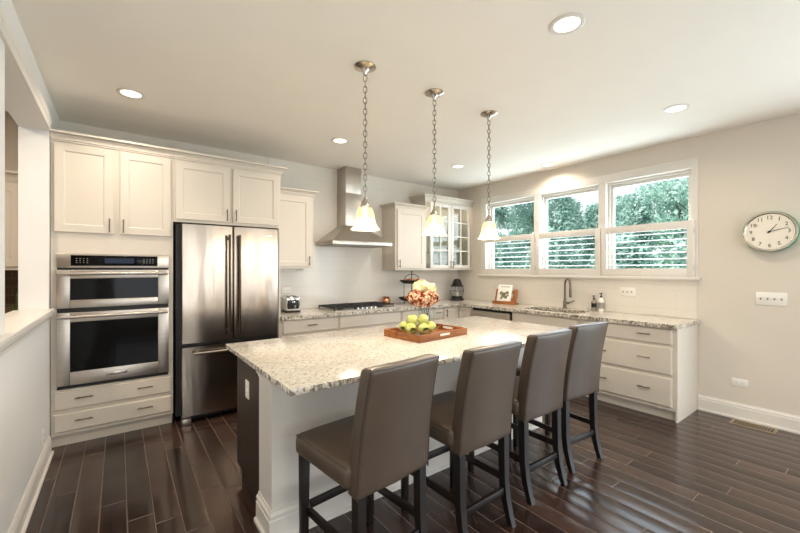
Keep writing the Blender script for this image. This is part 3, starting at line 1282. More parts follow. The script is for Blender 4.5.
def bB(t):
    drawer(t, .015, .915, .717, .858, -.60)
    door(t, .015, .457, .128, .688, -.60, .43, .62)
    door(t, .473, .915, .128, .688, -.60, .50, .62)


def bC(t):
    drawer(t, .018, .758, .717, .858, -.60, (.39, .66))
    drawer(t, .018, .758, .433, .689, -.60, (.39, .66))
    drawer(t, .018, .758, .134, .400, -.60, (.39, .66))


base('drawer_cabinet', 'cream base cabinet with one slim drawer, between the refrigerator and the cooktop', (-3.338, -.001, 0), 0, .690, bA)
base('cooktop_cabinet', 'cream base cabinet with a blank panel beneath the gas cooktop', (-2.646, -.001, 0), 0, .931, bB)
base('drawer_cabinet', 'cream drawer base behind the flower vase, between the cooktop and the corner', (-1.713, -.001, 0), 0, .775, bC)
# corner unit
cc = thing('corner_cabinet', 'cream L-shaped corner base cabinet with two narrow doors under the lantern', 'cabinet', (0, 0, 0))
Lp = [(-.936, -.001), (-.936, -.601), (-.601, -.601), (-.601, -.866), (-.001, -.866), (-.001, -.001)]
MB().prism(Lp, 'Z', zb0, zb1).build('body', 'cab', cc)
Lp2 = [(-.936, -.001), (-.936, -.545), (-.545, -.545), (-.545, -.866), (-.001, -.866), (-.001, -.001)]
MB().prism(Lp2, 'Z', 0, zb0 - .0005).build('toe_kick', 'cab', cc)
m = MB()
shaker(m, -.918, -.628, .128, .858, -.6015, -.621, .05)
d = m.build('door', 'cab', cc)
pull(d, -.885, .78, -.621, True)
m = MB()
shaker(m, .628, .850, .128, .858, -.6015, -.621, .05)
m.bm.transform(Matrix.Rotation(R(-90), 4, 'Z'))
d = m.build('door', 'cab', cc)


def bS(t):
    drawer(t, .018, .885, .717, .860, -.60)
    door(t, .018, .444, .128, .689, -.60, .415, .62)
    door(t, .459, .885, .128, .689, -.60, .488, .62)


def bD(t):
    hs = (.25, .655)
    drawer(t, .020, .880, .717, .860, -.60, hs)
    drawer(t, .020, .880, .433, .689, -.60, hs)
    drawer(t, .020, .880, .134, .402, -.60, hs)
    MB().box(.9035, .9045 + .016, -.001, -.60, 0.0, .873).build('end_panel', 'cab', t)


sk_t = thing('sink_cabinet', 'cream base cabinet with a blank front panel under the kitchen sink', 'cabinet', (-.001, -1.568, 0), -90)
m = MB()
m.box(0, .018, 0, -.60, zb0, zb1)
m.box(.882, .900, 0, -.60, zb0, zb1)
m.box(.018, .882, 0, -.60, zb0, zb0 + .02)
m.box(.018, .882, -.58, -.60, zb0 + .02, zb1)
m.box(.018, .882, 0, -.02, zb0 + .02, zb1)
m.build('body', 'cab', sk_t)
MB().box(0, .900, 0, -.545, 0, zb0 - .0005).build('toe_kick', 'cab', sk_t)
bS(sk_t)
base('drawer_cabinet', 'cream three-drawer base cabinet at the right end of the window run', (-.001, -2.4695, 0), -90, .903, bD)

dw = thing('dishwasher', 'stainless steel dishwasher between the corner cabinet and the sink cabinet', 'dishwasher', (-.001, -.870, 0), -90)
MB().box(0.004, .692, -.02, -.585, .02, .868).build('tub', 'black', dw)
d = MB().box(.004, .672, -.5855, -.622, .115, .835, .004).build('door', 'steel', dw)
MB().box(.03, .646, -.6225, -.625, .800, .828).build('control_strip', 'steel', d)
h = MB().tube([(.05, -.668, .765), (.626, -.668, .765)], .011, 12)
for q in (.08, .596):
    h.box(q - .01, q + .01, -.621, -.66, .757, .773, .002)
h.build('handle', 'steel', d)
MB().box(.02, .66, -.54, -.56, 0.0, .11).build('toe_kick', 'black', dw)

# ================================================================== COUNTERTOP
ct = MB()
zc0, zc1 = .874, .914
ct.box(-3.338, -.651, -.0095, -.648, zc0, zc1)
ct.box(-.651, -.0095, -.0095, -.651, zc0, zc1)
SY0, SY1, SX0, SX1 = -1.640, -2.400, -.525, -.135
ct.box(-.648, -.0095, -.651, SY0, zc0, zc1)
ct.box(-.648, SX0, SY0, SY1, zc0, zc1)
ct.box(SX1, -.0095, SY0, SY1, zc0, zc1)
ct.box(-.648, -.0095, SY1, -3.405, zc0, zc1)
tag(stone(ct.build('countertop', 'granite')), 'L-shaped speckled granite countertop along the back wall and under the window', 'countertop')

sk = thing('sink', 'stainless steel undermount double sink below the kitchen window', 'sink', (0, 0, 0))
m = MB()
q = .004
zt = .872
for (a, b) in ((SY0 - .003, -2.015), (-2.035, SY1 + .003)):
    m.box(SX0 - .0, SX0 + .006, a, b, .665, zt)
    m.box(SX1 - .006, SX1, a, b, .665, zt)
    m.box(SX0 + .006, SX1 - .006, a, a - .006, .665, zt)
    m.box(SX0 + .006, SX1 - .006, b + .006, b, .665, zt)
    m.box(SX0, SX1, a, b, .655, .665)
m.box(SX0, SX1, -2.015, -2.035, .82, zt - .01)
m.build('basin', 'steel', sk)
m = MB()
for y in (-1.83, -2.215):
    m.lathe([(0, 0), (.04, 0), (.042, .004), (.03, .004), (.028, .001), (0, .001)], 18, (-.33, y, .6655))
m.build('drain', 'chrome', sk)

fa = thing('faucet', 'tall steel pull-down faucet behind the sink', 'faucet', (-.082, -2.005, .915), 50)
m = MB()
m.lathe([(0, 0), (.030, 0), (.030, .008), (.024, .014), (.021, .05), (.021, .09), (.016, .10), (.015, .14)], 18)
pts = [(0, 0, .13), (0, 0, .30)]
for k in range(0, 9):
    a = PI * k / 8
    pts.append((-.075 + .075 * math.cos(a), -.01 * k / 8, .305 + .085 * math.sin(a)))
pts.append((-.152, -.010, .27))
m.tube(pts, .0125, 12)
m.build('spout', 'pull', fa)
MB().tube([(-.152, -.010, .270), (-.156, -.010, .22), (-.160, -.010, .155)], [.015, .017, .019], 14).build('spray_head', 'pull', fa)
m = MB()
m.tube([(0, -.018, .07), (0, -.052, .072)], .016, 12)
m.tube([(0, -.050, .072), (-.01, -.085, .090), (-.02, -.115, .105)], [.008, .007, .005], 8)
m.build('handle', 'pull', fa)


def soap(label, y, hh, r, body_mat, label_mat, x=-.075, lz=(.03, .08)):
    t = thing('soap_bottle', label, 'bottle', (x, y, .915), 0, 'soap bottles beside the sink')
    MB().lathe([(0, 0), (r * .95, 0), (r, .004), (r, hh * .72), (r * .85, hh * .80), (r * .42, hh * .86), (r * .40, hh * .92), (0, hh * .92)], 20).build('bottle', body_mat, t)
    MB().lathe([(r + .0006, hh * lz[0]), (r + .0008, hh * lz[1])], 20, cap=False).build('paper_label', label_mat, t)
    p = MB()
    p.lathe([(0, hh * .925), (r * .46, hh * .925), (r * .46, hh * 1.02), (.006, hh * 1.03), (.005, hh * 1.16), (.014, hh * 1.165), (.014, hh * 1.22), (0, hh * 1.225)], 14)
    p.tube([(0, 0, hh * 1.19), (-.038, 0, hh * 1.18)], .005, 8)
    p.build('pump', 'black', t)


soap('shorter soap bottle with a black label and black pump beside the sink', -2.375, .155, .030, 'soap_glass', 'black', lz=(.30, .62))
soap('taller pale soap bottle with a black pump, at the right of the shorter one', -2.462, .185, .030, 'plate', 'slot', lz=(.2, .6))

# ================================================================== COOKTOP
ck = thing('cooktop', 'five-burner gas cooktop with black iron grates set in the granite counter', 'cooktop', (-2.215, -.325, .9145))
MB().box(-.452, .452, .255, -.255, 0, .010, .004).build('steel_tray', 'steel', ck)
for gx0, gx1 in ((-.445, -.152), (-.148, .148), (.152, .445)):
    g = MB()
    for x in (gx0, gx1):
        g.box(x - .006 if x == gx1 else x, x if x == gx1 else x + .006, .24, -.20, .030, .046)
    n = 5
    for k in range(n):
        y = .237 - k * (.434 / (n - 1))
        g.box(gx0, gx1, y + .005, y - .005, .032, .048, .001)
    for k in (1, 2):
        x = gx0 + (gx1 - gx0) * k / 3
        g.box(x - .005, x + .005, .24, -.20, .034, .050, .001)
    for x in (gx0 + .006, gx1 - .006):
        for y in (.235, -.195):
            g.box(x - .006, x + .006, y - .006, y + .006, .0105, .032)
    g.build('grate', 'iron', ck)
for bx, by, r in ((-.30, .13, .045), (-.30, -.09, .04), (0, .03, .055), (.30, .13, .045), (.30, -.09, .04)):
    MB().lathe([(0, .0105), (r, .0105), (r, .018), (r * .8, .024), (r * .8, .029), (0, .030)], 18, (bx, by, 0)).build('burner', 'iron', ck)
for k in range(5):
    MB().lathe([(0, .0105), (.018, .0105), (.018, .014), (.015, .034), (0, .035)], 14, (-.13 + k * .065, -.228, 0)).build('knob', 'chrome', ck)

# ================================================================== COUNTER OBJECTS
to = thing('toaster', 'small chrome and black two-slot toaster beside the refrigerator', 'toaster', (-3.075, -.20, .915), -8)
MB().box(-.085, .085, .13, -.13, .012, .185, .022, 4).build('body', 'chrome', to)
MB().box(-.088, .088, .132, -.132, 0, .014, .004).build('foot_base', 'black', to)
fp = MB().box(-.066, .066, -.1305, -.136, .045, .150, .002).build('front_panel', 'black', to)
m = MB()
m.box(-.020, .020, -.1365, -.155, .118, .132, .003)
m.build('lever', 'chrome', to)
MB().lathe([(0, 0), (.016, 0), (.014, .012), (0, .013)], 14, (0.02, -.1365, .070), 'Y').build('dial', 'chrome', to)
MB().box(-.055, -.02, .10, -.10, .1855, .187).box(.02, .055, .10, -.10, .1855, .187).build('slot', 'black', to)

st = thing('tiered_stand', 'black wire two-tier fruit stand with a ring handle behind the flowers', 'stand', (-1.285, -.31, .915))


def ring(r, z, n=28):
    return [(r * math.cos(2 * PI * k / n), r * math.sin(2 * PI * k / n), z) for k in range(n)]


m = MB()
m.tube([(0, 0, .02), (0, 0, .47)], .006, 8)
m.sphere((0, 0, .475), .012)
for a in (0, PI):
    pts = [(.125 * math.cos(a), .03 * math.sin(a), .30)]
for a in (1, -1):
    m.tube([(a * .145, 0, .07), (a * .145, 0, .34)], .004, 6)
m.tube([(.145 * math.cos(PI * k / 14), 0, .34 + .10 * math.sin(PI * k / 14)) for k in range(15)], .005, 8)
for a in range(3):
    m.sphere((.12 * math.cos(a * 2.1), .12 * math.sin(a * 2.1), .0125), .0122, u=10, v=6)
    m.tube([(.12 * math.cos(a * 2.1), .12 * math.sin(a * 2.1), .02), (.12 * math.cos(a * 2.1), .12 * math.sin(a * 2.1), .045)], .005, 6)
m.build('frame', 'iron', st)
for zz, rr in ((.045, .19), (.30, .175)):
    m = MB()
    m.lathe([(0, 0), (rr * .6, 0), (rr * .92, .022), (rr, .048), (rr * .985, .048), (rr * .9, .026), (rr * .58, .005), (0, .005)], 28, (0, 0, zz))
    m.tube(ring(rr, zz + .048), .006, 8, True)
    m.build('tier', 'iron', st)
k = 0
for zz, rr, nn in ((.052, .085, 6), (.307, .08, 6)):
    for i in range(nn):
        a = 2 * PI * i / nn + .3
        gold = (i % 2 == 0)
        o = MB().sphere((0, 0, .034), .034, (1, 1, .95), 14, 10).build('fruit', 'fruit_gold' if gold else 'fruit_red')
        o.location = (-1.285 + rr * math.cos(a), -.31 + rr * math.sin(a), .915 + zz)
        up = 'upper' if zz > .2 else 'lower'
        tag(o, ('golden' if gold else 'red') + ' round fruit on the %s tier of the black wire stand' % up, 'fruit', 'fruit on the %s tier, %s' % (up, 'golden' if gold else 'red'))

kt = thing('copper_pot', 'small copper pot behind the right end of the cooktop', 'pot', (-1.60, -.100, .915))
MB().lathe([(0, 0), (.052, 0), (.062, .02), (.064, .055), (.055, .085), (.04, .098), (.04, .104), (0, .106)], 22).build('pot', 'copper', kt)
MB().tube(ring(.048, .106), .004, 8, True).build('rim', 'copper', kt)

ln = thing('lantern', 'dark metal lantern with a glass chimney in the counter corner', 'lantern', (-.245, -.215, .915))
m = MB()
m.lathe([(0, 0), (.112, 0), (.120, .010), (.112, .022), (.088, .030), (.084, .05), (.092, .064), (0, .066)], 26)
m.build('base', 'iron', ln)
m = MB()
m.lathe([(.090, .066), (.106, .10), (.112, .15), (.104, .20), (.090, .228)], 26, cap=False)
m.build('glass_chimney', 'glass', ln)
m = MB()
for a in range(4):
    q = a * PI / 2 + .5
    m.tube([((.092) * math.cos(q), (.092) * math.sin(q), .06), (.117 * math.cos(q), .117 * math.sin(q), .15), ((.092) * math.cos(q), (.092) * math.sin(q), .232)], .003, 6)
m.tube(ring(.115, .15), .003, 6, True)
m.build('cage', 'iron', ln)
m = MB()
m.lathe([(0, .229), (.112, .229), (.116, .238), (.085, .248), (.074, .275), (.080, .282), (.066, .30), (.055, .335), (.028, .352), (0, .354)], 26)
m.build('cap', 'iron', ln)
MB().lathe([(0, .067), (.03, .067), (.03, .15), (0, .152)], 16).build('candle', 'candle', ln)

# cookbook stand
cs = thing('cookbook_stand', 'brown wooden cookbook stand holding a white book beside the window backsplash', 'stand', (-.17, -1.14, .915), -80)
m = MB()
m.box(-.175, .175, .03, -.085, 0, .022, .003)
m.box(-.175, .175, -.068, -.085, .0225, .045, .003)
m.build('ledge', 'tray', cs)
til = Matrix.Translation((0, -.03, .024)) @ Matrix.Rotation(R(-18), 4, 'X')
m = MB()
m.box(-.17, -.115, 0, .012, 0, .205, .002)
m.box(.115, .17, 0, .012, 0, .205, .002)
m.box(-.115, .115, 0, .012, .02, .07, .001)
m.box(-.115, .115, 0, .012, .14, .18, .001)
m.bm.transform(til)
m.build('back_rest', 'tray', cs)
m = MB()
m.box(-.02, .02, .075, .085, 0.001, .17, .002)
m.bm.transform(Matrix.Translation((0, -.01, .022)) @ Matrix.Rotation(R(6), 4, 'X'))
m.build('prop', 'tray', cs)
bk = thing('cookbook', 'white cookbook with a leafy cover leaning on the wooden stand', 'book', (-.17, -1.14, .915), -80)
tb = Matrix.Translation((0, -.032, .024)) @ Matrix.Rotation(R(-18), 4, 'X')
m = MB().box(-.125, .095, -.002, -.028, 0.002, .262, .002)
m.bm.transform(tb)
cv = m.build('cover', 'paper', bk)
m = MB()
for (ux, uz, r) in ((-.06, .13, .028), (.03, .14, .026), (-.03, .09, .03), (.015, .075, .026)):
    m.lathe([(0, 0), (r, 0), (r, .0008), (0, .0008)], 14, (ux, -.0282, uz), 'Y')
m.bm.transform(tb)
m.build('cover_art', 'book_art', cv)
m = MB()
for (ux, uz, r) in ((-.012, .12, .024), (-.055, .055, .016), (.045, .10, .014)):
    m.lathe([(0, 0), (r, 0), (r, .0010), (0, .0010)], 14, (ux, -.0284, uz), 'Y')
m.bm.transform(tb)
m.build('cover_art', 'book_brown', cv)
m = MB()
for (a, b) in ((-.085, -.05), (-.045, .0), (.005, .055)):
    m.box(a, b, -.0282, -.0288, .225, .233)
m.bm.transform(tb)
m.build('title', 'grey_ink', cv)

# ================================================================== ISLAND
isl = thing('kitchen_island', 'large kitchen island with a dark espresso cabinet side and a white panelled seating side', 'island', (0, 0, 0))
ix0, ix1 = -4.09, -1.66
m = MB()
m.box(ix0 + .004, ix1 - .004, -1.885, -2.419, .1, .883)
m.build('dark_cabinet', 'espresso', isl)
MB().box(ix0 + .02, ix1 - .02, -1.945, -2.419, 0.0, .0995).build('toe_kick', 'espresso', isl)
for k in range(4):
    a = ix0 + .03 + k * .597
    m = MB()
    mm = MB()
    shaker(mm, -(a + .575), -a, .13, .86, -.0005, -.02)
    mm.bm.transform(Matrix.Translation((0, -1.885, 0)) @ Matrix.Rotation(PI, 4, 'Z'))
    dd = mm.build('door', 'espresso', isl)
    h = MB().tube([(a + .05, -1.885 + .045, .72), (a + .05, -1.885 + .045, .83)], .0055, 8)
    for zz in (.735, .815):
        h.tube([(a + .05, -1.885 + .019, zz), (a + .05, -1.885 + .045, zz)], .0045, 8)
    h.build('handle', 'pull', dd)
# white knee wall on the seating side
m = MB()
m.box(ix0 - .005, ix1 + .005, -2.4195, -2.640, 0.0, .883)
m.build('seating_panel', 'trim', isl)
m = MB()


def wrap(prof):
    """moulding wrapped round the left end, front and right end of the knee wall"""
    b = bmesh.new()
    xa, xb, ya, yb_ = ix0 - .0052, ix1 + .0052, -2.4195, -2.6402
    secs = [[(xa - d, ya, z) for d, z in prof], [(xa - d, yb_ - d, z) for d, z in prof], [(xb + d, yb_ - d, z) for d, z in prof], [(xb + d, ya, z) for d, z in prof]]
    V = [[b.verts.new(p) for p in s_] for s_ in secs]
    k_ = len(prof)
    for A, B in zip(V[:-1], V[1:]):
        for i in range(k_):
            j = (i + 1) % k_
            b.faces.new((A[i], A[j], B[j], B[i]))
    b.faces.new(V[0])
    b.faces.new(V[-1][::-1])
    bmesh.ops.recalc_face_normals(b, faces=b.faces)
    return b


m._merge(wrap([(0, 0), (.030, 0), (.030, .018), (.018, .024), (.018, .110), (.012, .114), (.012, .122), (.016, .128), (.016, .138), (.006, .150), (.006, .160), (0, .160)]))
m.build('base_moulding', 'trim', isl, ang=.15)
m = MB()
m._merge(wrap([(0, .820), (.006, .820), (.006, .830), (.016, .842), (.016, .852), (.024, .862), (.024, .883), (0, .883)]))
m.build('cap_moulding', 'trim', isl, ang=.15)
m = MB().box(-4.15, -1.60, -1.832, -3.055, .8845, .914, .004)
tag(stone(m.build('island_countertop', 'granite')), 'large speckled cream granite slab on top of the kitchen island', 'countertop')

# ================================================================== PLATES AND OUTLETS


def wallplate(label, loc, rz, w_, hh, kind, n):
    t = thing('switch_plate' if kind == 'switch' else 'outlet_plate', label, 'switch' if kind == 'switch' else 'outlet', loc, rz)
    MB().box(-w_ / 2, w_ / 2, -.0005, -.007, -hh / 2, hh / 2, .003).build('plate', 'plate', t)
    for k in range(n):
        x = (k - (n - 1) / 2) * .046
        if kind == 'switch':
            m = MB().box(x - .005, x + .005, -.0075, -.016, -.010, .010, .001)
            m.build('toggle', 'slot', t)
        else:
            m = MB()
            if w_ > hh:
                for s_ in (-1, 1):
                    cx = s_ * .020 if n == 1 else x
                    for q in (-.006, .006):
                        m.box(cx - .005, cx + .005, -.0072, -.0078, q - .0012, q + .0012)
            else:
                for s_ in (-1, 1):
                    for q in (-.006, .006):
                        m.box(x + q - .0012, x + q + .0012, -.0072, -.0078, s_ * .02 - .005, s_ * .02 + .005)
            m.build('socket', 'slot', t)
    return t


wallplate('white four-toggle switch plate on the wall below the clock', (0, -3.925, 1.158), -90, .205, .118, 'switch', 4)
wallplate('white horizontal outlet plate low on the wall above the baseboard', (0, -3.710, .345), -90, .118, .072, 'outlet', 1)
wallplate('white switch and outlet plate on the backsplash right of the soap bottles', (-.008, -2.73, 1.165), -90, .165, .10, 'switch', 3)
wallplate('white outlet plate on the backsplash behind the cookbook stand', (-.008, -.90, 1.135), -90, .118, .072, 'outlet', 1)
wallplate('white outlet plate on the tiles above the toaster', (-3.06, -.008, 1.165), 0, .118, .072, 'outlet', 1)
wallplate('white outlet on the dark end of the island', (ix0 + .0035, -2.155, .672), -90, .075, .112, 'outlet', 1)
wallplate('white outlet plate low on the left knee wall', (XL1, -.98, .235), 90, .075, .115, 'outlet', 1)

# ================================================================== CLOCK
cl = thing('wall_clock', 'round green-rimmed wall clock with a cream face', 'clock', (0, -3.925, 1.765), -90)
m = MB()
rr = .182
m.lathe([(0, .0005), (rr - .008, .0005), (rr, .006), (rr + .003, .055), (rr - .001, .075), (rr - .004, .0750)], 56, axis='Y')
m.build('rim', 'green_enamel', cl)
m = MB().lathe([(rr - .002, .0753), (rr - .006, .081), (rr - .014, .082), (rr - .021, .078), (rr - .0235, .0758)], 56, axis='Y', cap=False)
m.build('bezel', 'nickel', cl)
m = MB().lathe([(0, .0752), (rr - .0235, .0752), (rr - .0235, .0755), (0, .0758)], 56, axis='Y')
face = m.build('face', 'clock_face', cl)
for k in range(1, 13):
    a = 2 * PI * k / 12
    m = MB()
    add_text(m, str(k), .046, Matrix.Translation((.124 * math.sin(a), -.0766, .124 * math.cos(a))) @ FACE_Y)
    m.build('numeral', 'ink', face)
m = MB()
for k in range(60):
    a = 2 * PI * k / 60
    L = .008 if k % 5 == 0 else .004
    b = MB().box(-.0008, .0008, -.0763, -.0766, .150 - L, .150)
    b.bm.transform(Matrix.Rotation(a, 4, 'Y'))
    me = bpy.data.meshes.new('q'); b.bm.to_mesh(me); b.bm.free(); m.bm.from_mesh(me); bpy.data.meshes.remove(me)
m.build('minute_track', 'grey_ink', face)


def hand(name, ang, L, w_, y):
    b = MB().prism([(-w_, -.018), (w_, -.018), (w_ * .6, L), (-w_ * .6, L)], 'Y', y, y - .0012)
    b.bm.transform(Matrix.Rotation(ang, 4, 'Y'))
    return b.build(name, 'ink', cl)


hand('hour_hand', R(36.5), .078, .0035, -.0775)
hand('minute_hand', R(76), .128, .0026, -.0792)
MB().lathe([(0, .077), (.009, .077), (.009, .083), (0, .084)], 16, axis='Y').build('hub', 'ink', cl)

# ================================================================== FLOOR REGISTER
fg = thing('floor_register', 'brass slotted floor vent in the dark floor by the baseboard', 'vent', (-.127, -3.825, 0.0005))
m = MB()
m.box(-.075, -.052, .155, -.155, 0, .0035, .001)
m.box(.052, .075, .155, -.155, 0, .0035, .001)
m.box(-.052, .052, .155, .132, 0, .0035, .001)
m.box(-.052, .052, -.132, -.155, 0, .0035, .001)
for k in range(1, 14):
    y = -.132 + .264 * k / 14
    m.box(-.052, .052, y - .0025, y + .0025, 0.001, .003)
m.box(-.003, .003, .132, -.132, 0.001, .003)
m.build('grille', 'brass', fg)
MB().box(-.052, .052, .132, -.132, 0, .0009).build('duct', 'black', fg)

# ================================================================== RECESSED LIGHTS
cans = [((-4.662, -1.049), 'recessed ceiling light above the oven cabinet'),
        ((-2.867, -1.069), 'recessed ceiling light between the refrigerator and the range hood'),
        ((-1.155, -1.125), 'recessed ceiling light in front of the glass cabinet'),
        ((-.269, -1.879), 'recessed ceiling light close to the window above the sink'),
        ((-.965, -3.487), 'recessed ceiling light towards the clock wall'),
        ((-2.747, -3.511), 'recessed ceiling light behind the stools, nearest the camera'),
        ((-4.40, -3.95), 'recessed ceiling light overhead by the left wall, out of frame'),
        ((-4.2, -6.0), 'recessed ceiling light at the left of the rear room, out of frame'),
        ((-2.5, -6.0), 'recessed ceiling light in the middle of the rear room, out of frame'),
        ((-.9, -6.0), 'recessed ceiling light at the right of the rear room, out of frame')]
rl0 = None
for (x, y), lab in cans:
    if rl0 is None:
        rl0 = thing('recessed_light', lab, 'ceiling light', (x, y, H), 0, 'recessed ceiling lights')
        MB().lathe([(.066, -.0005), (.092, -.0005), (.094, -.004), (.080, -.009), (.068, -.006)], 36, cap=False).build('trim_ring', 'trim', rl0)
        MB().lathe([(0, -.0040), (.0672, -.0040), (.0672, -.0008), (0, -.0008)], 36).build('lens', 'led', rl0)
    else:
        dup(rl0, (x, y, H), 0, lab)
    d = bpy.data.lights.new('recessed_lamp', 'AREA')
    d.shape = 'DISK'
    d.size = .13
    d.energy = LAMP_W
    d.color = WARM
    d.spread = R(150)
    o = bpy.data.objects.new('recessed_lamp', d)
    COL.objects.link(o)
    o.location = (x, y, H - .012)

d = bpy.data.lights.new('pantry_fill', 'AREA')  # unseen lamp without a fixture, added to light the pantry
d.shape = 'DISK'
d.size = .3
d.energy = 26
d.color = WARM
o = bpy.data.objects.new('pantry_fill', d)
COL.objects.link(o)
o.location = (-6.1, -1.8, H - .03)
# ================================================================== PENDANTS


def pendant(label, x, y):
    t = thing('pendant_light', label, 'pendant light', (x, y, H), 0, 'pendants over the island')
    MB().lathe([(0, -.0005), (.072, -.0005), (.074, -.006), (.060, -.014), (.030, -.024), (.018, -.040), (.012, -.060), (0, -.062)], 30).build('canopy', 'nickel', t)
    c = MB()
    z = -.060
    zb = 1.915 - H
    L = .044
    k = 0
    while z - L > zb - .01:
        pts = []
        for i in range(12):
            a = 2 * PI * i / 12
            u, v_ = .0125 * math.cos(a), (.5 * L + .001) * math.sin(a)
            pts.append((u if k % 2 == 0 else 0, 0 if k % 2 == 0 else u, z - L / 2 + v_))
        c.tube(pts, .0030, 6, True)
        z -= L - .007
        k += 1
    c.bm.transform(Matrix.Rotation(R(-35), 4, 'Z'))
    c.build('chain', 'chain', t)
    MB().tube([(.003, .002, -.06), (.004, -.002, -.3), (.002, .003, -.6), (.003, 0, zb)], .0018, 5).build('cord', 'nickel', t)
    s0 = 1.693 - H
    MB().lathe([(0, s0 + .222), (.008, s0 + .222), (.010, s0 + .205), (.022, s0 + .190), (.034, s0 + .165), (.036, s0 + .150), (0, s0 + .149)], 24).build('cap', 'nickel', t)
    sh = [(.034, .150), (.048, .142), (.058, .118), (.064, .085), (.070, .050), (.082, .020), (.098, .004), (.098, .001), (.081, .016), (.067, .048), (.061, .085), (.055, .116), (.046, .138), (.033, .146)]
    MB().lathe([(r, s0 + q) for r, q in sh], 36, cap=False).build('lamp_shade', 'shade', t)
    b = MB().sphere((0, 0, s0 + .055), .034, (1, 1, 1.15), 16, 12)
    b.lathe([(.013, s0 + .088), (.014, s0 + .147)], 12, cap=False)
    b.build('bulb', 'bulb', t)
    d = bpy.data.lights.new('pendant_lamp', 'POINT')
    d.energy = PEND_W
    d.color = (1.0, .83, .63)
    d.shadow_soft_size = .02
    o = bpy.data.objects.new('pendant_lamp', d)
    COL.objects.link(o)
    o.location = (x, y, H + s0 - .004)
    return t


pendant('leftmost and nearest glass pendant on a chain above the island', -3.415, -2.467)
pendant('middle glass pendant of the three above the island', -2.790, -2.467)
pendant('rightmost glass pendant, hanging in front of the window', -2.150, -2.467)

# ================================================================== COUNTER STOOLS (local: faces +y, origin at floor centre)
SEATZ = .63


def make_stool(label, loc, rz):
    t = thing('counter_stool', label, 'stool', loc, rz, 'counter stools along the island')
    # seat
    s_ = MB().box(-.238, .238, .245, -.205, .520, SEATZ - .012, .028, 4)
    b = s_.bm
    for v in b.verts:
        q = (1 - (v.co.x / .225) ** 2) * (1 - ((v.co.y - .015) / .225) ** 2)
        if v.co.z > .58:
            v.co.z += .016 * max(0, q)
    bmesh.ops.subdivide_edges(b, edges=[e for e in b.edges if e.calc_length() > .15], cuts=5, use_grid_fill=True)
    for v in b.verts:
        q = max(0, (1 - (v.co.x / .225) ** 2)) * max(0, (1 - ((v.co.y - .015) / .225) ** 2))
        if v.co.z > .60:
            v.co.z = SEATZ - .012 + .018 * q ** .5 if v.co.z > SEATZ - .014 else v.co.z
    seat = s_.build('seat', 'leather', t, ang=1.2)
    sm = MB()
    zz = SEATZ - .0195
    sm.tube([(-.2300, .2370, zz), (.2300, .2370, zz), (.2300, -.19, zz), (-.2300, -.19, zz)], .0024, 6, True)
    sm.build('piping', 'seam', seat)
    # backrest: from z .49 to 1.04, leaning back
    n = 10
    bk_ = MB()
    bb = bmesh.new()
    bmesh.ops.create_cube(bb, size=1)
    bmesh.ops.subdivide_edges(bb, edges=list(bb.edges), cuts=1, use_grid_fill=True)
    for v in bb.verts:
        v.co = Vector((v.co.x * .42, v.co.y * .075, (v.co.z + .5) * .545))
    bmesh.ops.subdivide_edges(bb, edges=[e for e in bb.edges if abs((e.verts[0].co - e.verts[1].co).z) > .1], cuts=4)
    cr = [e for e in bb.edges if len(e.link_faces) == 2 and e.calc_face_angle() > .5]
    bmesh.ops.bevel(bb, geom=cr, offset=.020, segments=4, affect='EDGES', profile=.5)
    for v in bb.verts:
        z = v.co.z
        u = z / .545
        wv = 1.022 - .05 * u
        v.co.x *= wv
        # curve: plumb at the seat, sweeping back at the top
        v.co.y += -.205 - .018 * u - .062 * u * u
        v.co.y += .010 * (1 - (v.co.x / .22) ** 2) * (-1)
        v.co.z = .488 + z
    bk_._merge(bb)
    back = bk_.build('backrest', 'leather', t, ang=1.2)
    pp = MB()

    def edge(u, xs_, yo):
        wv = 1.022 - .05 * u
        x = xs_ * .5 * .42 * wv * .978
        return (x, -.205 - .018 * u - .062 * u * u + yo, .488 + u * .545)
    yo = -.0330
    path = [edge(u / 10, -1, yo) for u in range(0, 10)] + [(edge(.989, q, yo)[0], edge(.989, q, yo)[1] - .010 * (1 - q * q), edge(.989, q, yo)[2]) for q in (-1, -.5, 0, .5, 1)] + [edge(u / 10, 1, yo) for u in range(9, -1, -1)]
    pp.tube(path, .0034, 6)
    pp.build('piping', 'seam', back)

    def leg_front(x):
        a, b_ = .021, .016
        return MB().hexa([(x - b_, .205 - b_, 0), (x + b_, .205 - b_, 0), (x + b_, .205 + b_, 0), (x - b_, .205 + b_, 0)],
                         [(x - a, .20 - a, .535), (x + a, .20 - a, .535), (x + a, .20 + a, .535), (x - a, .20 + a, .535)], .002)

    def leg_rear(x):
        m_ = MB()
        b = bmesh.new()
        secs = []
        for z, y, a in ((.52, -.212, .021), (.38, -.213, .021), (.24, -.216, .020), (.14, -.228, .019), (.06, -.248, .017), (0, -.268, .016)):
            secs.append([b.verts.new((x + sx * a, y + sy * a * 1.05, z)) for sx, sy in ((-1, -1), (1, -1), (1, 1), (-1, 1))])
        for A, B in zip(secs[:-1], secs[1:]):
            for i in range(4):
                j = (i + 1) % 4
                b.faces.new((A[i], A[j], B[j], B[i]))
        b.faces.new(secs[0])
        b.faces.new(secs[-1][::-1])
        bmesh.ops.recalc_face_normals(b, faces=b.faces)
        m_._merge(b)
        return m_
    for x in (-.19, .19):
        leg_front(x * 1.08).build('leg', 'leg', t)
        leg_rear(x * .95).build('leg', 'leg', t)
    for x in (-.186, .186):
        MB().box(x - .010, x + .010, .186, -.196, .225, .262, .002).build('stretcher', 'leg', t)
    MB().box(-.172, .172, .193, .213, .245, .283, .002).build('stretcher', 'leg', t)
    MB().box(-.160, .160, -.214, -.234, .165, .203, .002).build('stretcher', 'leg', t)
    return t


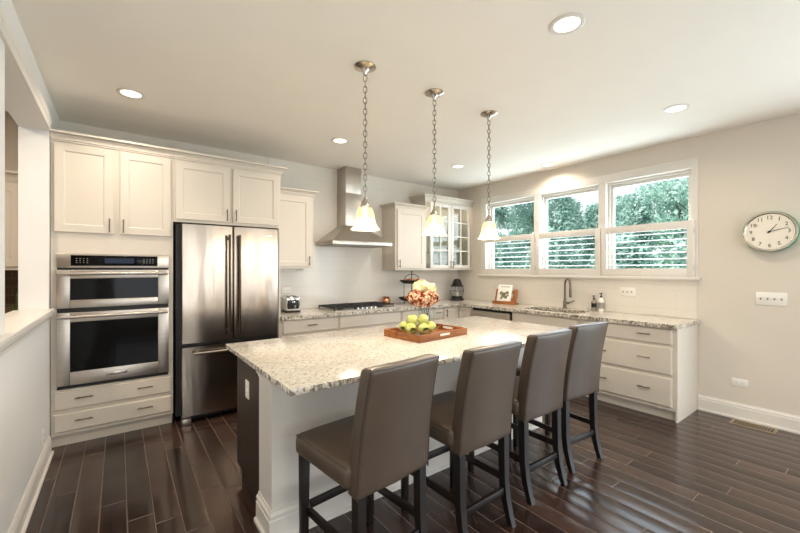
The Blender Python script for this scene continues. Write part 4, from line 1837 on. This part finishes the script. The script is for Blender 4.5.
STOOLS = [(-3.785, -3.045, 6, 'taupe leather counter stool nearest the camera, at the dark end of the island'),
          (-3.172, -3.058, 1, 'second taupe leather counter stool from the left, in front of the fruit tray'),
          (-2.545, -3.010, -1, 'third taupe leather counter stool from the left'),
          (-1.985, -2.982, -4, 'rightmost taupe leather counter stool, nearest the window run drawers')]
s0_ = None
for x, y, a, lab in STOOLS:
    if s0_ is None:
        s0_ = make_stool(lab, (x, y, 0), a)
    else:
        dup(s0_, (x, y, 0), a, lab)

# ================================================================== TRAY, BOWL, APPLES, VASE
IT = .9145
ty = thing('serving_tray', 'rectangular honey-brown wooden tray with cut-out handles on the island', 'tray', (-2.822, -2.405, IT), 5)
tw, td = .265, .195
MB().box(-tw, tw, -td, td, 0, .010).build('tray_base', 'tray', ty)
for s_ in (-1, 1):
    MB().box(-tw, tw, s_ * td, s_ * (td - .012), .0102, .052, .002).build('long_rim', 'tray', ty)
for s_ in (-1, 1):
    m = MB()
    xa, xb = s_ * tw, s_ * (tw - .012)
    m.box(xa, xb, -td + .0125, -.055, .0102, .052)
    m.box(xa, xb, .055, td - .0125, .0102, .052)
    m.box(xa, xb, -.055, .055, .0102, .022)
    m.box(xa, xb, -.055, .055, .042, .052)
    m.build('handle_rim', 'tray', ty)
MB().box(-.052, .052, -td - .0004, -td - .002, .024, .040, .0005).build('handle_plate', 'plate', ty)

BX, BY = -2.925, -2.425
BZ = IT + .0115
bw = thing('fruit_bowl', 'shallow clear glass bowl of green apples in the wooden tray', 'bowl', (BX, BY, BZ))
m = MB()
prof = [(0, 0.001), (.055, 0.001), (.062, .004), (.11, .026), (.145, .052), (.162, .070)]
m.lathe(prof, 40, cap=False)
for v in m.bm.verts:
    r = math.hypot(v.co.x, v.co.y)
    if r > .12:
        a = math.atan2(v.co.y, v.co.x)
        v.co.z += .006 * math.sin(a * 10) * (r - .12) / .04
m.build('bowl', 'bowl_glass', bw)


def apple_mesh():
    prof = []
    for k in range(15):
        a = PI * k / 14
        r = .041 * math.sin(a) ** .85 if 0 < k < 14 else 0
        z = -.039 * math.cos(a)
        if k >= 11:
            z -= .010 * ((k - 10) / 4) ** 2
        if k <= 2:
            z += .004 * (2 - k) / 2
        prof.append((r * (1 + .05 * math.sin(a * .5)), z))
    return MB().lathe(prof, 18, cap=False)


ap0 = None
rgt = Vector((.7997, -.6004, 0))
fwd = Vector((.6004, .7997, 0))
aps = [(-.100, .00, .066, 'green apple at the left of the bowl'), (-.052, -.066, .062, 'green apple at the front left of the bowl'), (.038, -.068, .062, 'green apple at the front right of the bowl'),
       (.100, -.008, .066, 'green apple at the right of the bowl'), (.050, .075, .064, 'green apple at the back right of the bowl'), (-.045, .078, .064, 'green apple at the back left of the bowl'),
       (-.040, .00, .120, 'left one of the two green apples on top of the pile'), (.044, .00, .120, 'right one of the two green apples on top of the pile')]
for i, (u, v_, z, lab) in enumerate(aps):
    p = Vector((BX, BY, BZ)) + rgt * u + fwd * v_ + Vector((0, 0, z))
    if ap0 is None:
        ap0 = thing('green_apple', lab, 'apple', p, 0, 'apples in the glass bowl')
        apple_mesh().build('flesh', 'apple', ap0)
        MB().tube([(0, 0, .022), (.002, .001, .036), (.006, .003, .044)], .0016, 5).build('stem', 'stem', ap0)
        o = ap0
    else:
        o = dup(ap0, p, 0, lab)
    o.rotation_euler = (R(random.uniform(-50, 50)), R(random.uniform(-50, 50)), R(random.uniform(0, 360)))


def leaf_blade(L, wd, seed):
    rr = random.Random(seed)
    b = bmesh.new()
    n = 8
    rows = []
    for i in range(n + 1):
        u = i / n
        ww = wd * math.sin(PI * min(1, u * .92 + .06)) ** .8
        z = .25 * L * math.sin(PI * u * .8)
        rows.append([b.verts.new((u * L, -ww, z + ww * .35)), b.verts.new((u * L, 0, z)), b.verts.new((u * L, ww, z + ww * .35))])
    for A, B in zip(rows[:-1], rows[1:]):
        for k_ in range(2):
            b.faces.new((A[k_], A[k_ + 1], B[k_ + 1], B[k_]))
    ex = bmesh.ops.solidify(b, geom=list(b.faces), thickness=.0012)
    bmesh.ops.recalc_face_normals(b, faces=b.faces)
    m_ = MB()
    m_._merge(b)
    return m_


lv = [(-.10, -.085), (-.055, -.112), (-.01, -.120), (.035, -.118), (.078, -.105), (.125, -.05), (.135, .03)]
for i, (u, v_) in enumerate(lv):
    p = Vector((BX, BY, BZ)) + rgt * u + fwd * v_
    o = leaf_blade(.055, .017, i).build('leaf', 'green_leaf')
    ang = math.atan2(v_ * fwd.y + u * rgt.y, v_ * fwd.x + u * rgt.x)
    o.location = p + Vector((0, 0, .050))
    o.rotation_euler = (R(random.uniform(-15, 15)), R(-8), ang + PI / 2 * (1 if i % 2 else -1))
    tag(o, 'dark green leaf tucked in front of the apples in the glass bowl', 'leaf', 'leaves in the fruit bowl')

VX, VY = -2.722, -2.295
va = thing('glass_vase', 'clear glass cylinder vase of flowers in the wooden tray', 'vase', (VX, VY, BZ))
m = MB().lathe([(0, .0008), (.062, .0008), (.066, .005), (.066, .200)], 32, cap=False)
m.build('vase', 'glass', va)


def hydrangea(name, label, top, rad, sc, mat, n, seed, base_off):
    t = thing(name, label, 'flower', (VX, VY, BZ + .013), 0, None)
    rng = random.Random(seed)
    tx, ty_, tz = top
    MB().tube([(base_off[0], base_off[1], .004), (base_off[0] * .3 + tx * .2, base_off[1] * .3 + ty_ * .2, tz * .5), (tx * .8, ty_ * .8, tz * .8), (tx, ty_, tz)], .0024, 6).build('stem', 'stem', t)
    b = bmesh.new()
    for k_ in range(n):
        z = 1 - 2 * (k_ + .5) / n
        if z < -.75:
            continue
        ph = k_ * 2.39996
        q = math.sqrt(1 - z * z)
        nrm = Vector((q * math.cos(ph), q * math.sin(ph), z))
        rr = rad * rng.uniform(.82, 1.05)
        c = Vector((tx + nrm.x * rr * sc[0], ty_ + nrm.y * rr * sc[1], tz + nrm.z * rr * sc[2]))
        nn = (nrm + Vector((rng.uniform(-.5, .5), rng.uniform(-.5, .5), rng.uniform(-.5, .5)))).normalized()
        a = nn.orthogonal().normalized()
        a = Matrix.Rotation(rng.uniform(0, 6.28), 3, nn) @ a
        for p4 in range(4):
            d = Matrix.Rotation(p4 * PI / 2, 3, nn) @ a
            e = nn.cross(d)
            L = rad * .30
            v0 = b.verts.new(c)
            v1 = b.verts.new(c + d * L * .6 + e * L * .5 + nn * .003)
            v2 = b.verts.new(c + d * L * 1.1 + nn * .001)
            v3 = b.verts.new(c + d * L * .6 - e * L * .5 + nn * .003)
            b.faces.new((v0, v1, v2, v3))
    m_ = MB()
    m_._merge(b)
    m_.sphere((tx, ty_, tz), rad * .6, sc, 14, 10)
    m_.build('bloom', mat, t)
    return t


def rf(u, v_, z):
    p = rgt * u + fwd * v_
    return (p.x, p.y, z)


hydrangea('rust_hydrangea', 'rust and pink hydrangea bloom at the left front of the vase', rf(-.088, -.025, .255), .070, (1, 1, .9), 'hyd_rust', 120, 3, (-.02, .02))
hydrangea('rust_hydrangea', 'rust and pink hydrangea bloom in the middle of the vase', rf(-.035, -.070, .240), .070, (1, 1, .9), 'hyd_rust', 120, 4, (.0, .03))
hydrangea('rust_hydrangea', 'rust and pink hydrangea bloom at the right of the vase', rf(.024, -.025, .252), .068, (1, 1, .9), 'hyd_rust', 120, 5, (.02, .0))
hydrangea('cream_hydrangea', 'large cream hydrangea bloom on top of the vase arrangement', rf(-.045, .010, .345), .062, (1.05, 1.05, .8), 'hyd_white', 120, 6, (.0, -.03))
hydrangea('cream_hydrangea', 'smaller cream hydrangea bloom at the upper right of the vase arrangement', rf(.028, .055, .328), .055, (1, 1, .8), 'hyd_white', 100, 7, (.03, -.02))

# ================================================================== PANTRY BEYOND THE PASS-THROUGH
pt = thing('pantry_wall_cabinet', 'cream wall cabinet seen through the pass-through at the far left', 'cabinet', (-6.35, -.001, 0))
MB().box(0, 1.0, 0, -.34, 1.422, 2.13).build('body', 'cab', pt)
door(pt, .02, .49, 1.45, 2.11, -.34, .46, 1.52)
door(pt, .51, .98, 1.45, 2.11, -.34, .54, 1.52)
crown(pt, 0, 1.0, -.34, 2.13, 2.21)
mb = MB().box(-7.19, XL0 - .002, -.001, -.010, .915, 1.42)
struct(mb, 'trim_7', 'dark_tile')
pb = thing('pantry_base_cabinet', 'cream base cabinet below the pantry wall cabinet beyond the pass-through', 'cabinet', (-6.35, -.011, 0))
MB().box(0, 1.0, 0, -.60, 0, .873).build('body', 'cab', pb)
MB().box(-.01, 1.003, 0, -.64, .8735, .913).build('counter', 'granite', pb)
for i, (x, hh, r, mt) in enumerate(((-5.62, .30, .036, 'green_leaf'), (-5.50, .26, .040, 'iron'), (-5.40, .32, .034, 'green_leaf'))):
    o = MB().lathe([(0, 0), (r, 0), (r, hh * .6), (r * .4, hh * .75), (r * .36, hh), (0, hh)], 16).build('bottle', mt)
    o.location = (x, -.30, .9135)
    tag(o, ('first', 'middle', 'last')[i] + ' dark bottle from the left on the pantry counter beyond the pass-through', 'bottle', 'bottles on the pantry counter')
